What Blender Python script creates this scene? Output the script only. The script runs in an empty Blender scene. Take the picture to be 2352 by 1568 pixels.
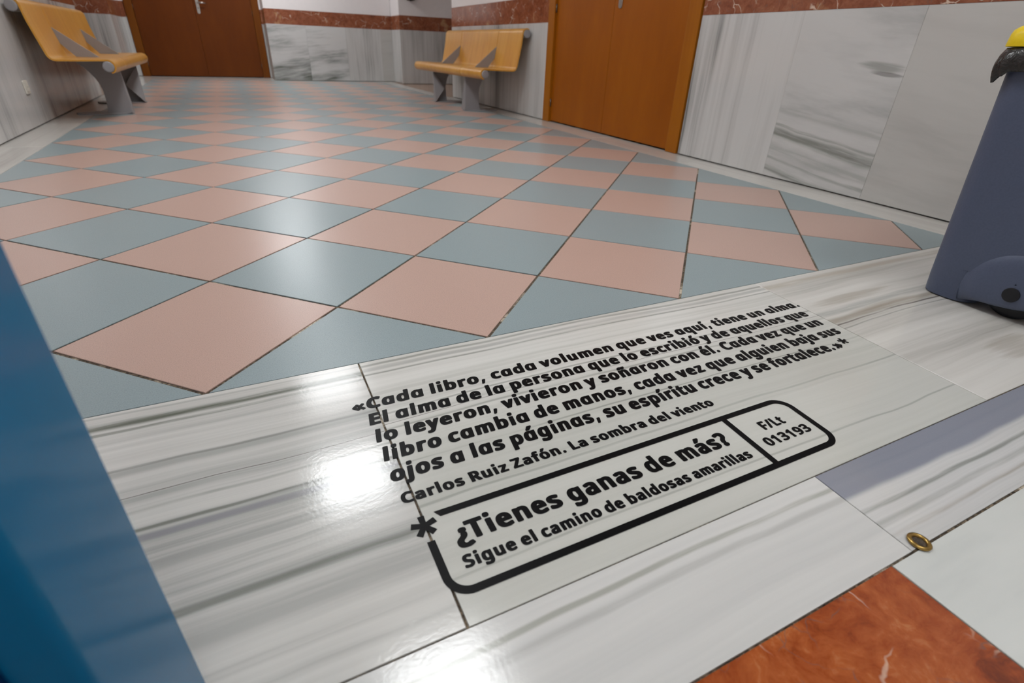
import bpy, math, random
from mathutils import Vector, Matrix
from mathutils.geometry import tessellate_polygon

random.seed(7)
SC = bpy.context.scene
COL = SC.collection

# ------------------------------------------------------------------ camera
CAM = Vector((0.42768, -1.22008, 0.56886))
YAW, PITCH, ROLL = math.radians(27.2237), math.radians(29.3813), math.radians(2.38199)
fw = Vector((math.sin(YAW) * math.cos(PITCH), math.cos(YAW) * math.cos(PITCH), -math.sin(PITCH)))
rt = Vector((math.cos(YAW), -math.sin(YAW), 0))
up = rt.cross(fw)
rt2 = rt * math.cos(ROLL) + up * math.sin(ROLL)
up2 = -rt * math.sin(ROLL) + up * math.cos(ROLL)
cd = bpy.data.cameras.new('camera')
cd.sensor_width = 36.0
cd.lens = 18.1816
cd.clip_start = 0.02
cd.dof.use_dof = True
cd.dof.focus_distance = 1.08
cd.dof.aperture_fstop = 4.5
cam = bpy.data.objects.new('camera', cd)
M = Matrix.Identity(4)
for i in range(3):
    M[i][0], M[i][1], M[i][2], M[i][3] = rt2[i], up2[i], -fw[i], CAM[i]
cam.matrix_world = M
COL.objects.link(cam)
SC.camera = cam

# ------------------------------------------------------------------ world, exposure
SC.view_settings.view_transform = 'Standard'
SC.view_settings.look = 'None'
SC.view_settings.exposure = 0.0
SC.view_settings.gamma = 1.0
SC.view_settings.use_curve_mapping = False
world = bpy.data.worlds.new('world')
SC.world = world
world.use_nodes = True
world.node_tree.nodes['Background'].inputs[0].default_value = (1, 1, 1, 1)
world.node_tree.nodes['Background'].inputs[1].default_value = 0.02
CEIL = 2.62
LIGHT_COL = (0.965, 0.985, 1.0)
# (x, y, emission) of the ceiling panels
PANELS = [(0.90, 0.28, 22.0), (0.76, 2.20, 25.0), (0.82, 3.70, 15.0), (0.85, 5.95, 10.0), (0.90, 7.90, 43.0),
          (2.10, -1.60, 12.0), (0.3, -2.0, 12.0)]

# ------------------------------------------------------------------ helpers
def lin(r, g, b):
    def f(c):
        c /= 255.0
        return c / 12.92 if c <= 0.04045 else ((c + 0.055) / 1.055) ** 2.4
    return (f(r), f(g), f(b), 1.0)


class MB:
    """collects polygons; build() links them as one mesh object"""
    def __init__(self):
        self.v, self.f, self.m, self.uv, self.s = [], [], [], [], []

    def poly(self, pts, mat=0, uv=None, smooth=False):
        n = len(self.v)
        self.v += [tuple(p) for p in pts]
        self.f.append(tuple(range(n, n + len(pts))))
        self.m.append(mat)
        self.uv.append(uv or [(p[0], p[1]) for p in pts])
        self.s.append(smooth)

    def grid(self, rows, mat=0, close_u=False, smooth=True, uvs=None):
        """rows: list of equally long point lists, shared vertices"""
        n0 = len(self.v)
        w = len(rows[0])
        for r in rows:
            self.v += [tuple(p) for p in r]
        for i in range(len(rows) - 1):
            for j in range(w if close_u else w - 1):
                k = (j + 1) % w
                q = (n0 + i * w + j, n0 + i * w + k, n0 + (i + 1) * w + k, n0 + (i + 1) * w + j)
                self.f.append(q)
                self.m.append(mat)
                if uvs:
                    self.uv.append([uvs[i][j], uvs[i][k], uvs[i + 1][k], uvs[i + 1][j]])
                else:
                    self.uv.append([(self.v[t][0], self.v[t][1]) for t in q])
                self.s.append(smooth)

    def box(self, x0, x1, y0, y1, z0, z1, mat=0):
        P = [(x, y, z) for z in (z0, z1) for y in (y0, y1) for x in (x0, x1)]
        for q in ((0, 2, 3, 1), (4, 5, 7, 6), (0, 1, 5, 4), (2, 6, 7, 3), (0, 4, 6, 2), (1, 3, 7, 5)):
            self.poly([P[i] for i in q], mat)

    def prism(self, poly, c0, c1, mp=None, mat=0, uv=None, side_mat=None):
        """poly = (a,b) points counter-clockwise, extruded along c; mp maps (a,b,c) to a point"""
        mp = mp or (lambda a, b, c: (a, b, c))
        uvf = uv or (lambda a, b: (a, b))
        top = [mp(a, b, c1) for a, b in poly]
        bot = [mp(a, b, c0) for a, b in poly]
        U = [uvf(a, b) for a, b in poly]
        self.poly(top, mat, U)
        self.poly(bot[::-1], mat if side_mat is None else side_mat, U[::-1])
        n = len(poly)
        for i in range(n):
            j = (i + 1) % n
            self.poly([bot[i], bot[j], top[j], top[i]], mat if side_mat is None else side_mat,
                      [U[i], U[j], U[j], U[i]])

    def tube(self, p0, p1, r, seg=20, mat=0, caps=True, smooth=True):
        p0, p1 = Vector(p0), Vector(p1)
        d = (p1 - p0).normalized()
        a = d.orthogonal().normalized()
        b = d.cross(a)
        ring = lambda c, rr: [c + (a * math.cos(2 * math.pi * k / seg) + b * math.sin(2 * math.pi * k / seg)) * rr
                              for k in range(seg)]
        self.grid([ring(p0, r), ring(p1, r)], mat, True, smooth)
        if caps:
            self.poly(ring(p0, r)[::-1], mat)
            self.poly(ring(p1, r), mat)

    def path_tube(self, pts, r, seg=14, mat=0):
        pts = [Vector(p) for p in pts]
        rows = []
        a = None
        for i, p in enumerate(pts):
            d = (pts[min(i + 1, len(pts) - 1)] - pts[max(i - 1, 0)]).normalized()
            if a is None:
                a = d.orthogonal().normalized()
            a = (a - d * a.dot(d)).normalized()
            b = d.cross(a)
            rows.append([p + (a * math.cos(2 * math.pi * k / seg) + b * math.sin(2 * math.pi * k / seg)) * r
                         for k in range(seg)])
        self.grid(rows, mat, True)
        self.poly(rows[0][::-1], mat)
        self.poly(rows[-1], mat)

    def build(self, name, mats, parent=None, bevel=0.0, seg=2, weld=True):
        me = bpy.data.meshes.new(name)
        me.from_pydata(self.v, [], self.f)
        for m in (mats if isinstance(mats, (list, tuple)) else [mats]):
            me.materials.append(m)
        uvl = me.uv_layers.new(name='uv')
        k = 0
        for i, p in enumerate(me.polygons):
            p.material_index = self.m[i]
            p.use_smooth = self.s[i]
            for t in range(p.loop_total):
                uvl.data[k].uv = self.uv[i][t]
                k += 1
        if weld:
            import bmesh
            bm = bmesh.new()
            bm.from_mesh(me)
            bmesh.ops.remove_doubles(bm, verts=bm.verts, dist=1e-5)
            bm.to_mesh(me)
            bm.free()
        me.update()
        o = bpy.data.objects.new(name, me)
        COL.objects.link(o)
        if parent:
            o.parent = parent
        if bevel:
            md = o.modifiers.new('bevel', 'BEVEL')
            md.width = bevel
            md.segments = seg
            md.limit_method = 'ANGLE'
            md.angle_limit = math.radians(35)
            md.harden_normals = False
        return o


def empty(name, loc=(0, 0, 0), rz=0.0):
    o = bpy.data.objects.new(name, None)
    o.location = loc
    o.rotation_euler = (0, 0, rz)
    o.empty_display_size = 0.1
    COL.objects.link(o)
    return o


def tag(o, label, cat, group=None):
    o['label'] = label
    o['category'] = cat
    if group:
        o['group'] = group
    return o


def structure(o):
    o['kind'] = 'structure'
    return o


def copy_tree(o, parent=None):
    c = o.copy()
    COL.objects.link(c)
    if parent:
        c.parent = parent
    for ch in list(o.children):
        copy_tree(ch, c)
    return c


def rrect(x0, x1, y0, y1, r, seg=6):
    pts = []
    for cx, cy, a0 in ((x1 - r, y1 - r, 0), (x0 + r, y1 - r, 90), (x0 + r, y0 + r, 180), (x1 - r, y0 + r, 270)):
        for k in range(seg + 1):
            a = math.radians(a0 + 90 * k / seg)
            pts.append((cx + r * math.cos(a), cy + r * math.sin(a)))
    return pts


# ------------------------------------------------------------------ materials
class NT:
    def __init__(self, name):
        self.m = bpy.data.materials.new(name)
        self.m.use_nodes = True
        self.t = self.m.node_tree
        self.b = self.t.nodes['Principled BSDF']

    def n(self, typ, **kw):
        o = self.t.nodes.new(typ)
        for k, v in kw.items():
            setattr(o, k, v)
        return o

    def put(self, sock, val):
        if isinstance(val, bpy.types.NodeSocket):
            self.t.links.new(val, sock)
        else:
            sock.default_value = val

    def math(self, op, a, b=None, c=None, clamp=False):
        o = self.n('ShaderNodeMath', operation=op, use_clamp=clamp)
        self.put(o.inputs[0], a)
        if b is not None:
            self.put(o.inputs[1], b)
        if c is not None:
            self.put(o.inputs[2], c)
        return o.outputs[0]

    def xyz(self, x, y, z=0.0):
        o = self.n('ShaderNodeCombineXYZ')
        for i, q in enumerate((x, y, z)):
            self.put(o.inputs[i], q)
        return o.outputs[0]

    def noise(self, vec, scale=1.0, detail=3.0, rough=0.55, dist=0.0):
        o = self.n('ShaderNodeTexNoise')
        self.put(o.inputs['Vector'], vec)
        o.inputs['Scale'].default_value = scale
        o.inputs['Detail'].default_value = detail
        o.inputs['Roughness'].default_value = rough
        o.inputs['Distortion'].default_value = dist
        return o.outputs[0]

    def ramp(self, fac, stops):
        o = self.n('ShaderNodeValToRGB')
        self.put(o.inputs[0], fac)
        el = o.color_ramp.elements
        while len(el) < len(stops):
            el.new(0.5)
        for e, (p, c) in zip(el, stops):
            e.position = p
            e.color = c
        return o.outputs[0]

    def range(self, val, a, b, c=0.0, d=1.0, smooth=True):
        o = self.n('ShaderNodeMapRange', interpolation_type='SMOOTHSTEP' if smooth else 'LINEAR')
        self.put(o.inputs[0], val)
        for i, q in enumerate((a, b, c, d)):
            self.put(o.inputs[i + 1], q)
        return o.outputs[0]

    def mix(self, fac, a, b, blend='MIX'):
        o = self.n('ShaderNodeMix', data_type='RGBA', blend_type=blend)
        self.put(o.inputs[0], fac)
        self.put(o.inputs[6], a)
        self.put(o.inputs[7], b)
        return o.outputs[2]

    def bump(self, h, strength=0.2, dist=0.001):
        o = self.n('ShaderNodeBump')
        o.inputs['Strength'].default_value = strength
        o.inputs['Distance'].default_value = dist
        self.put(o.inputs['Height'], h)
        self.t.links.new(o.outputs[0], self.b.inputs['Normal'])

    def done(self, color, rough=0.3, metal=0.0, spec=0.5, coat=0.0):
        self.put(self.b.inputs['Base Color'], color)
        self.put(self.b.inputs['Roughness'], rough)
        self.b.inputs['Metallic'].default_value = metal
        self.b.inputs['Specular IOR Level'].default_value = spec
        if coat:
            self.b.inputs['Coat Weight'].default_value = coat
            self.b.inputs['Coat Roughness'].default_value = 0.08
        return self.m


def uv_split(t):
    u = t.n('ShaderNodeUVMap').outputs[0]
    s = t.n('ShaderNodeSeparateXYZ')
    t.put(s.inputs[0], u)
    return s.outputs[0], s.outputs[1]


def obj_co(t):
    return t.n('ShaderNodeTexCoord').outputs['Object']


def marble(name, white, grey, dark, vs=13.0, lo=0.36, hi=0.62, patch=0.4, warp=0.05, us=0.35,
           bands=(), stains=(), grades=(), rough=0.15, bump=0.25):
    """streaked marble: u runs along the veins, v across them (metres)"""
    t = NT(name)
    u, v = uv_split(t)
    w1 = t.noise(t.xyz(t.math('MULTIPLY', u, 1.1), t.math('MULTIPLY', v, 2.2), 1.3), 1.0, 3)
    w2 = t.noise(t.xyz(t.math('MULTIPLY', u, 6.0), t.math('MULTIPLY', v, 14.0), 4.3), 1.0, 2)
    v2 = t.math('ADD', v, t.math('MULTIPLY', t.math('SUBTRACT', w1, 0.5), warp))
    v2 = t.math('ADD', v2, t.math('MULTIPLY', t.math('SUBTRACT', w2, 0.5), warp * 0.16))
    n1 = t.noise(t.xyz(t.math('MULTIPLY', u, us), t.math('MULTIPLY', v2, vs), 0.0), 1.0, 5, 0.6)
    n2 = t.noise(t.xyz(t.math('MULTIPLY', u, us * 2.4), t.math('MULTIPLY', v2, vs * 5.2), 7.0), 1.0, 3, 0.6)
    n3 = t.noise(t.xyz(t.math('MULTIPLY', u, 0.8), t.math('MULTIPLY', v2, 3.0), 3.7), 1.0, 2)
    s = t.math('ADD', t.math('MULTIPLY', n1, 0.66), t.math('MULTIPLY', n2, 0.34))
    s = t.math('ADD', s, t.math('MULTIPLY', t.math('SUBTRACT', n3, 0.5), patch))
    mid = tuple(0.35 * a + 0.65 * b for a, b in zip(grey, white))
    col = t.ramp(s, [(max(0.0, lo - 0.12), dark), (lo, grey), ((lo + hi) / 2, mid), (hi, white)])
    for (va, vb, c, k) in grades:                 # whole zones of another tone
        f = t.math('MULTIPLY', t.range(v2, va, vb), k)
        col = t.mix(f, col, c)
    along = t.noise(t.xyz(t.math('MULTIPLY', u, 2.3), t.math('MULTIPLY', v, 40.0), 9.1), 1.0, 4, 0.65)
    for (v0, hw, c, k) in bands:                  # single veins
        d = t.math('ABSOLUTE', t.math('SUBTRACT', v2, v0))
        f = t.math('MULTIPLY', t.range(d, hw, hw * 0.25), t.math('MULTIPLY', t.range(along, 0.25, 0.6), k))
        col = t.mix(f, col, c)
    for (u0, v0, ru, rv, c, k) in stains:
        a = t.math('POWER', t.math('DIVIDE', t.math('SUBTRACT', u, u0), ru), 2.0)
        b = t.math('POWER', t.math('DIVIDE', t.math('SUBTRACT', v2, v0), rv), 2.0)
        d = t.math('ADD', t.math('ADD', a, b), t.math('MULTIPLY', t.math('SUBTRACT', along, 0.5), 2.4))
        col = t.mix(t.math('MULTIPLY', t.range(d, 1.0, 0.1), k), col, c)
    gr = t.noise(t.xyz(u, v, 0.0), 700.0, 2)
    col = t.mix(t.math('MULTIPLY', t.range(gr, 0.55, 0.8), 0.10), col, white)
    if bump:
        t.bump(t.noise(t.xyz(u, v, 0.0), 190.0, 2), bump, 0.0004)
    return t.done(col, rough, spec=0.5)


def tile_mat(name, c, var=0.05):
    t = NT(name)
    p = obj_co(t)
    g = t.noise(p, 420.0, 3, 0.7)
    big = t.noise(p, 2.5, 2)
    dk = tuple(x * 0.78 for x in c[:3]) + (1,)
    lt = tuple(min(1, x * 1.12) for x in c[:3]) + (1,)
    col = t.ramp(g, [(0.3, dk), (0.5, c), (0.75, lt)])
    col = t.mix(t.math('MULTIPLY', big, 0.12), col, dk)
    t.bump(t.noise(p, 130.0, 2), 0.22, 0.0005)
    return t.done(col, 0.30, spec=0.26)


def wood_mat(name, a, b, c, axis='z', rough=0.35, k=26.0, spec=0.45):
    t = NT(name)
    if axis == 'uv':
        u, v = uv_split(t)
        vec = t.xyz(t.math('MULTIPLY', u, 1.6), t.math('MULTIPLY', v, k), 0)
        vec2 = t.xyz(t.math('MULTIPLY', u, 0.8), t.math('MULTIPLY', v, k * 0.2), 3)
        fine = t.xyz(t.math('MULTIPLY', u, 8.0), t.math('MULTIPLY', v, k * 12), 5)
    else:
        s = t.n('ShaderNodeSeparateXYZ')
        t.put(s.inputs[0], obj_co(t))
        h = t.math('ADD', s.outputs[0], s.outputs[1])
        vec = t.xyz(t.math('MULTIPLY', h, k), t.math('MULTIPLY', s.outputs[2], 0.9), 0)
        vec2 = t.xyz(t.math('MULTIPLY', h, k * 0.16), t.math('MULTIPLY', s.outputs[2], 0.5), 3)
        fine = t.xyz(t.math('MULTIPLY', h, k * 10), t.math('MULTIPLY', s.outputs[2], 7.0), 5)
    n1 = t.noise(vec, 1.0, 4, 0.6, 0.6)
    n2 = t.noise(vec2, 1.0, 2)
    n3 = t.noise(fine, 1.0, 2)
    f = t.math('ADD', t.math('MULTIPLY', n1, 0.5), t.math('MULTIPLY', n2, 0.5))
    f = t.math('ADD', f, t.math('MULTIPLY', t.math('SUBTRACT', n3, 0.5), 0.12))
    col = t.ramp(f, [(0.34, a), (0.5, b), (0.66, c)])
    return t.done(col, rough, spec=spec)


def plain(name, c, rough=0.4, metal=0.0, spec=0.5, nscale=60.0, amt=0.06, bump=0.0, coat=0.0):
    t = NT(name)
    p = obj_co(t)
    n = t.noise(p, nscale, 3)
    dk = tuple(x * (1 - amt * 2) for x in c[:3]) + (1,)
    col = t.ramp(n, [(0.3, dk), (0.6, c)])
    if bump:
        t.bump(t.noise(p, nscale * 6, 2), bump, 0.0005)
    return t.done(col, rough, metal, spec, coat)


def red_marble(name, tone, vein=1.0):
    t = NT(name)
    u, v = uv_split(t)
    p = t.xyz(u, v, 0.0)
    wn = t.n('ShaderNodeTexNoise')
    t.put(wn.inputs['Vector'], p)
    wn.inputs['Scale'].default_value = 9.0
    wn.inputs['Detail'].default_value = 4.0
    add = t.n('ShaderNodeVectorMath', operation='MULTIPLY_ADD')
    t.put(add.inputs[0], wn.outputs[1])
    add.inputs[1].default_value = (0.13, 0.13, 0.13)
    t.put(add.inputs[2], p)
    q = add.outputs[0]
    n = t.math('ADD', t.math('MULTIPLY', t.noise(q, 9.0, 6, 0.7), 0.55), t.math('MULTIPLY', t.noise(q, 38.0, 5, 0.7), 0.45))
    col = t.ramp(n, [(0.36, tone[0]), (0.47, tone[1]), (0.57, tone[2]), (0.68, tone[3])])
    vo = t.n('ShaderNodeTexVoronoi', feature='DISTANCE_TO_EDGE')
    t.put(vo.inputs['Vector'], q)
    vo.inputs['Scale'].default_value = 8.5
    msk = t.range(t.noise(p, 6.5, 3), 0.49, 0.60)
    f = t.math('MULTIPLY', t.range(vo.outputs['Distance'], 0.026, 0.005), t.math('MULTIPLY', msk, 0.85 * vein))
    col = t.mix(f, col, lin(222, 200, 180))
    vd = t.n('ShaderNodeTexVoronoi', feature='DISTANCE_TO_EDGE')
    t.put(vd.inputs['Vector'], q)
    vd.inputs['Scale'].default_value = 19.0
    mk = t.range(t.noise(p, 14.0, 2), 0.50, 0.60)
    col = t.mix(t.math('MULTIPLY', t.range(vd.outputs['Distance'], 0.03, 0.004), t.math('MULTIPLY', mk, 0.55)), col, lin(110, 84, 76))
    pat = t.range(t.noise(q, 4.0, 4, 0.6), 0.62, 0.72)
    col = t.mix(t.math('MULTIPLY', pat, 0.5), col, lin(205, 165, 120))
    t.bump(t.noise(p, 190.0, 2), 0.2, 0.0004)
    return t.done(col, 0.14, spec=0.4)


W1 = lin(214, 213, 208)
G1 = lin(165, 166, 162)
D1 = lin(112, 116, 108)
DG = lin(92, 98, 86)
BL = lin(126, 130, 146)
BR = lin(138, 122, 98)
CR = lin(58, 46, 34)
m_marble_left = marble('streaked_marble', W1, G1, D1, 12.0, 0.38, 0.61, 0.45,
    bands=[(-0.328, 0.016, DG, 0.95), (-0.350, 0.006, DG, 0.7), (-0.300, 0.004, G1, 0.6), (-0.459, 0.014, G1, 0.8),
           (-0.452, 0.004, D1, 0.5), (-0.515, 0.0011, CR, 0.9), (-0.548, 0.005, D1, 0.6), (-0.584, 0.005, D1, 0.8),
           (-0.600, 0.010, lin(140, 141, 146), 0.85), (-0.655, 0.006, G1, 0.7), (-0.735, 0.010, D1, 0.6), (-0.78, 0.02, G1, 0.7)])
m_marble_text = marble('fine_grey_marble', lin(224, 223, 218), lin(198, 198, 192), lin(156, 160, 150), 18.0, 0.38, 0.64, 0.3,
    grades=[(-0.47, -0.60, lin(190, 192, 184), 0.6)],
    bands=[(-0.304, 0.006, D1, 0.55), (-0.320, 0.010, G1, 0.7), (-0.338, 0.004, D1, 0.6), (-0.468, 0.004, D1, 0.5),
           (-0.497, 0.0010, CR, 0.8), (-0.512, 0.004, D1, 0.5), (-0.606, 0.003, D1, 0.5), (-0.70, 0.004, D1, 0.4),
           (-0.83, 0.003, D1, 0.4)])
m_marble_right = marble('stained_white_marble', lin(218, 216, 210), lin(186, 183, 176), lin(150, 148, 140), 9.0, 0.34, 0.58, 0.4,
    bands=[(-0.50, 0.020, G1, 0.8), (-0.535, 0.018, lin(160, 152, 138), 0.8), (-0.552, 0.004, lin(96, 88, 84), 0.9),
           (-0.57, 0.003, D1, 0.6), (-0.32, 0.02, lin(176, 166, 150), 0.7)],
    stains=[(1.88, -0.455, 0.20, 0.022, BR, 0.4), (2.0, -0.80, 0.12, 0.05, BR, 0.35), (1.92, -0.525, 0.16, 0.014, BR, 0.35)])
m_marble_blue = marble('blue_banded_marble', lin(210, 210, 208), lin(176, 178, 178), lin(140, 143, 148), 14.0, 0.36, 0.6, 0.35,
    grades=[(-0.955, -0.943, BL, 0.85)], bands=[(-0.975, 0.006, D1, 0.7), (-1.0, 0.008, G1, 0.7), (-1.02, 0.005, BR, 0.5)])
m_marble_row = marble('soft_white_marble', lin(214, 214, 211), lin(186, 188, 187), lin(150, 154, 150), 11.0, 0.32, 0.6, 0.35,
    bands=[(-0.925, 0.006, lin(150, 152, 140), 0.7), (-0.945, 0.008, G1, 0.5)])
m_marble_plain = marble('plain_white_marble', lin(214, 217, 213), lin(192, 197, 194), lin(172, 178, 174), 4.0, 0.30, 0.62, 0.5, us=1.2)
m_marble_strip = marble('border_marble', lin(212, 209, 203), lin(190, 186, 180), lin(160, 156, 150), 8.0, 0.30, 0.56, 0.4)
m_wall_v = marble('veined_wall_marble', lin(206, 205, 203), lin(178, 177, 175), lin(116, 117, 116), 9.0, 0.37, 0.57, 0.6, warp=0.05, rough=0.16, bump=0.1)
m_wall_h = marble('stormy_wall_marble', lin(206, 206, 205), lin(160, 162, 160), lin(100, 104, 96), 7.0, 0.40, 0.58, 0.9, warp=0.12, us=1.3, rough=0.16, bump=0.1)
DV = lin(104, 108, 98)
m_wall_s = marble('streaked_wall_marble', lin(204, 203, 201), lin(182, 182, 180), lin(150, 151, 147), 5.0, 0.36, 0.58, 0.9, warp=0.09, us=1.6, rough=0.16, bump=0.1,
    bands=[(-0.02, 0.022, DV, 0.7), (0.035, 0.012, DV, 0.45), (0.085, 0.03, G1, 0.7), (0.155, 0.030, DV, 0.75), (0.19, 0.010, DV, 0.5), (0.27, 0.03, G1, 0.6)],
    stains=[(0.40, 0.555, 0.13, 0.022, DV, 0.5), (0.36, 0.53, 0.09, 0.010, lin(90, 88, 86), 0.55)])
m_wall_p = marble('pale_wall_marble', lin(196, 194, 190), lin(178, 176, 172), lin(140, 138, 132), 4.0, 0.26, 0.58, 0.5, warp=0.1, us=0.9, rough=0.16, bump=0.1)
m_recess = marble('tan_recess_marble', lin(176, 146, 124), lin(150, 118, 96), lin(120, 90, 70), 3.0, 0.3, 0.6, 0.4, us=2.0, rough=0.2)
m_red_floor = red_marble('rust_marble', (lin(112, 46, 14), lin(152, 70, 26), lin(172, 90, 42), lin(192, 126, 78)))
m_red_wall = red_marble('rust_band_marble', (lin(112, 58, 36), lin(136, 76, 50), lin(152, 94, 66), lin(174, 122, 92)))
m_pink = tile_mat('pink_tile', lin(196, 166, 153))
m_blue = tile_mat('grey_blue_tile', lin(148, 163, 166))
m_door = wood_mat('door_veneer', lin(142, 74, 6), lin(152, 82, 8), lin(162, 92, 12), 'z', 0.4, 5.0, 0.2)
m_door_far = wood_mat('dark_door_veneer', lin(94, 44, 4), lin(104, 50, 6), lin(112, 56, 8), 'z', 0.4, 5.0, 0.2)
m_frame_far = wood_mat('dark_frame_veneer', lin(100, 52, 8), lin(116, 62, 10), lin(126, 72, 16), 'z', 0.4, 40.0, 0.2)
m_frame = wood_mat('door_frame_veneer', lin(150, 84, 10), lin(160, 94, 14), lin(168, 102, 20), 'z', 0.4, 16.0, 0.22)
m_bench = wood_mat('bench_plywood', lin(196, 136, 48), lin(210, 152, 60), lin(222, 168, 78), 'uv', 0.28, 13.0)
m_paint = plain('white_paint', lin(238, 233, 233), 0.7, amt=0.01, nscale=20)
m_ceiling = plain('ceiling_paint', lin(232, 231, 228), 0.8, amt=0.01, nscale=8)
m_grey_metal = plain('grey_powder_coat', lin(150, 148, 150), 0.42, 0.0, 0.5, 300, 0.03, 0.05)
m_steel = plain('brushed_steel', lin(190, 186, 180), 0.3, 1.0, 0.5, 80, 0.04)
m_dark_steel = plain('dull_hinge_steel', lin(120, 112, 104), 0.4, 1.0, 0.5, 80, 0.05)
m_bin = plain('slate_plastic', lin(78, 87, 110), 0.42, 0, 0.5, 220, 0.05, 0.12)
m_black_plastic = plain('black_plastic', lin(20, 22, 28), 0.4, 0, 0.4, 60, 0.05)
m_yellow = plain('yellow_plastic', lin(238, 206, 6), 0.4, 0, 0.5, 160, 0.03, 0.1)
m_blue_paint = plain('glossy_blue_laminate', lin(18, 112, 160), 0.14, 0, 0.08, 5, 0.04)
m_navy = plain('dark_blue_laminate', lin(2, 40, 88), 0.2, 0, 0.3, 5, 0.04)
m_brass = plain('worn_brass', lin(176, 146, 84), 0.28, 1.0, 0.5, 150, 0.1)
m_vinyl = plain('black_vinyl', lin(6, 6, 8), 0.4, 0, 0.10, 300, 0.05)
m_socket = plain('white_socket_plastic', lin(224, 220, 208), 0.35, 0, 0.5, 50, 0.02)
m_dark = plain('dark_gap', lin(34, 26, 20), 0.9, 0, 0.1, 50, 0.1)


def grout_mat():
    t = NT('worn_grout')
    p = obj_co(t)
    n = t.noise(p, 160.0, 4, 0.7)
    n2 = t.noise(p, 6.0, 3, 0.6)
    col = t.ramp(n, [(0.32, lin(40, 34, 28)), (0.5, lin(88, 78, 66)), (0.68, lin(150, 134, 112))])
    lt = t.ramp(n, [(0.32, lin(90, 76, 60)), (0.5, lin(196, 184, 164)), (0.7, lin(220, 208, 190))])
    col = t.mix(t.range(n2, 0.56, 0.66), col, lt)
    t.bump(n, 0.6, 0.002)
    return t.done(col, 0.9, spec=0.2)


m_grout = grout_mat()


def debris_mat():
    t = NT('dusty_recess')
    n = t.noise(obj_co(t), 500.0, 4, 0.7)
    return t.done(t.ramp(n, [(0.3, lin(24, 20, 16)), (0.55, lin(74, 64, 52)), (0.75, lin(120, 106, 88))]), 0.9)


m_debris = debris_mat()


def bag_mat():
    t = NT('black_bin_liner')
    p = obj_co(t)
    t.bump(t.noise(p, 45.0, 3, 0.5, 2.0), 0.7, 0.004)
    t.b.inputs['Transmission Weight'].default_value = 0.0
    return t.done(lin(22, 21, 20), 0.22, spec=0.6)


m_bag = bag_mat()


def emit_mat(name, strength):
    t = NT(name)
    t.b.inputs['Emission Color'].default_value = LIGHT_COL + (1,)
    t.b.inputs['Emission Strength'].default_value = strength
    return t.done((0.8, 0.8, 0.8, 1), 0.5)

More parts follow.
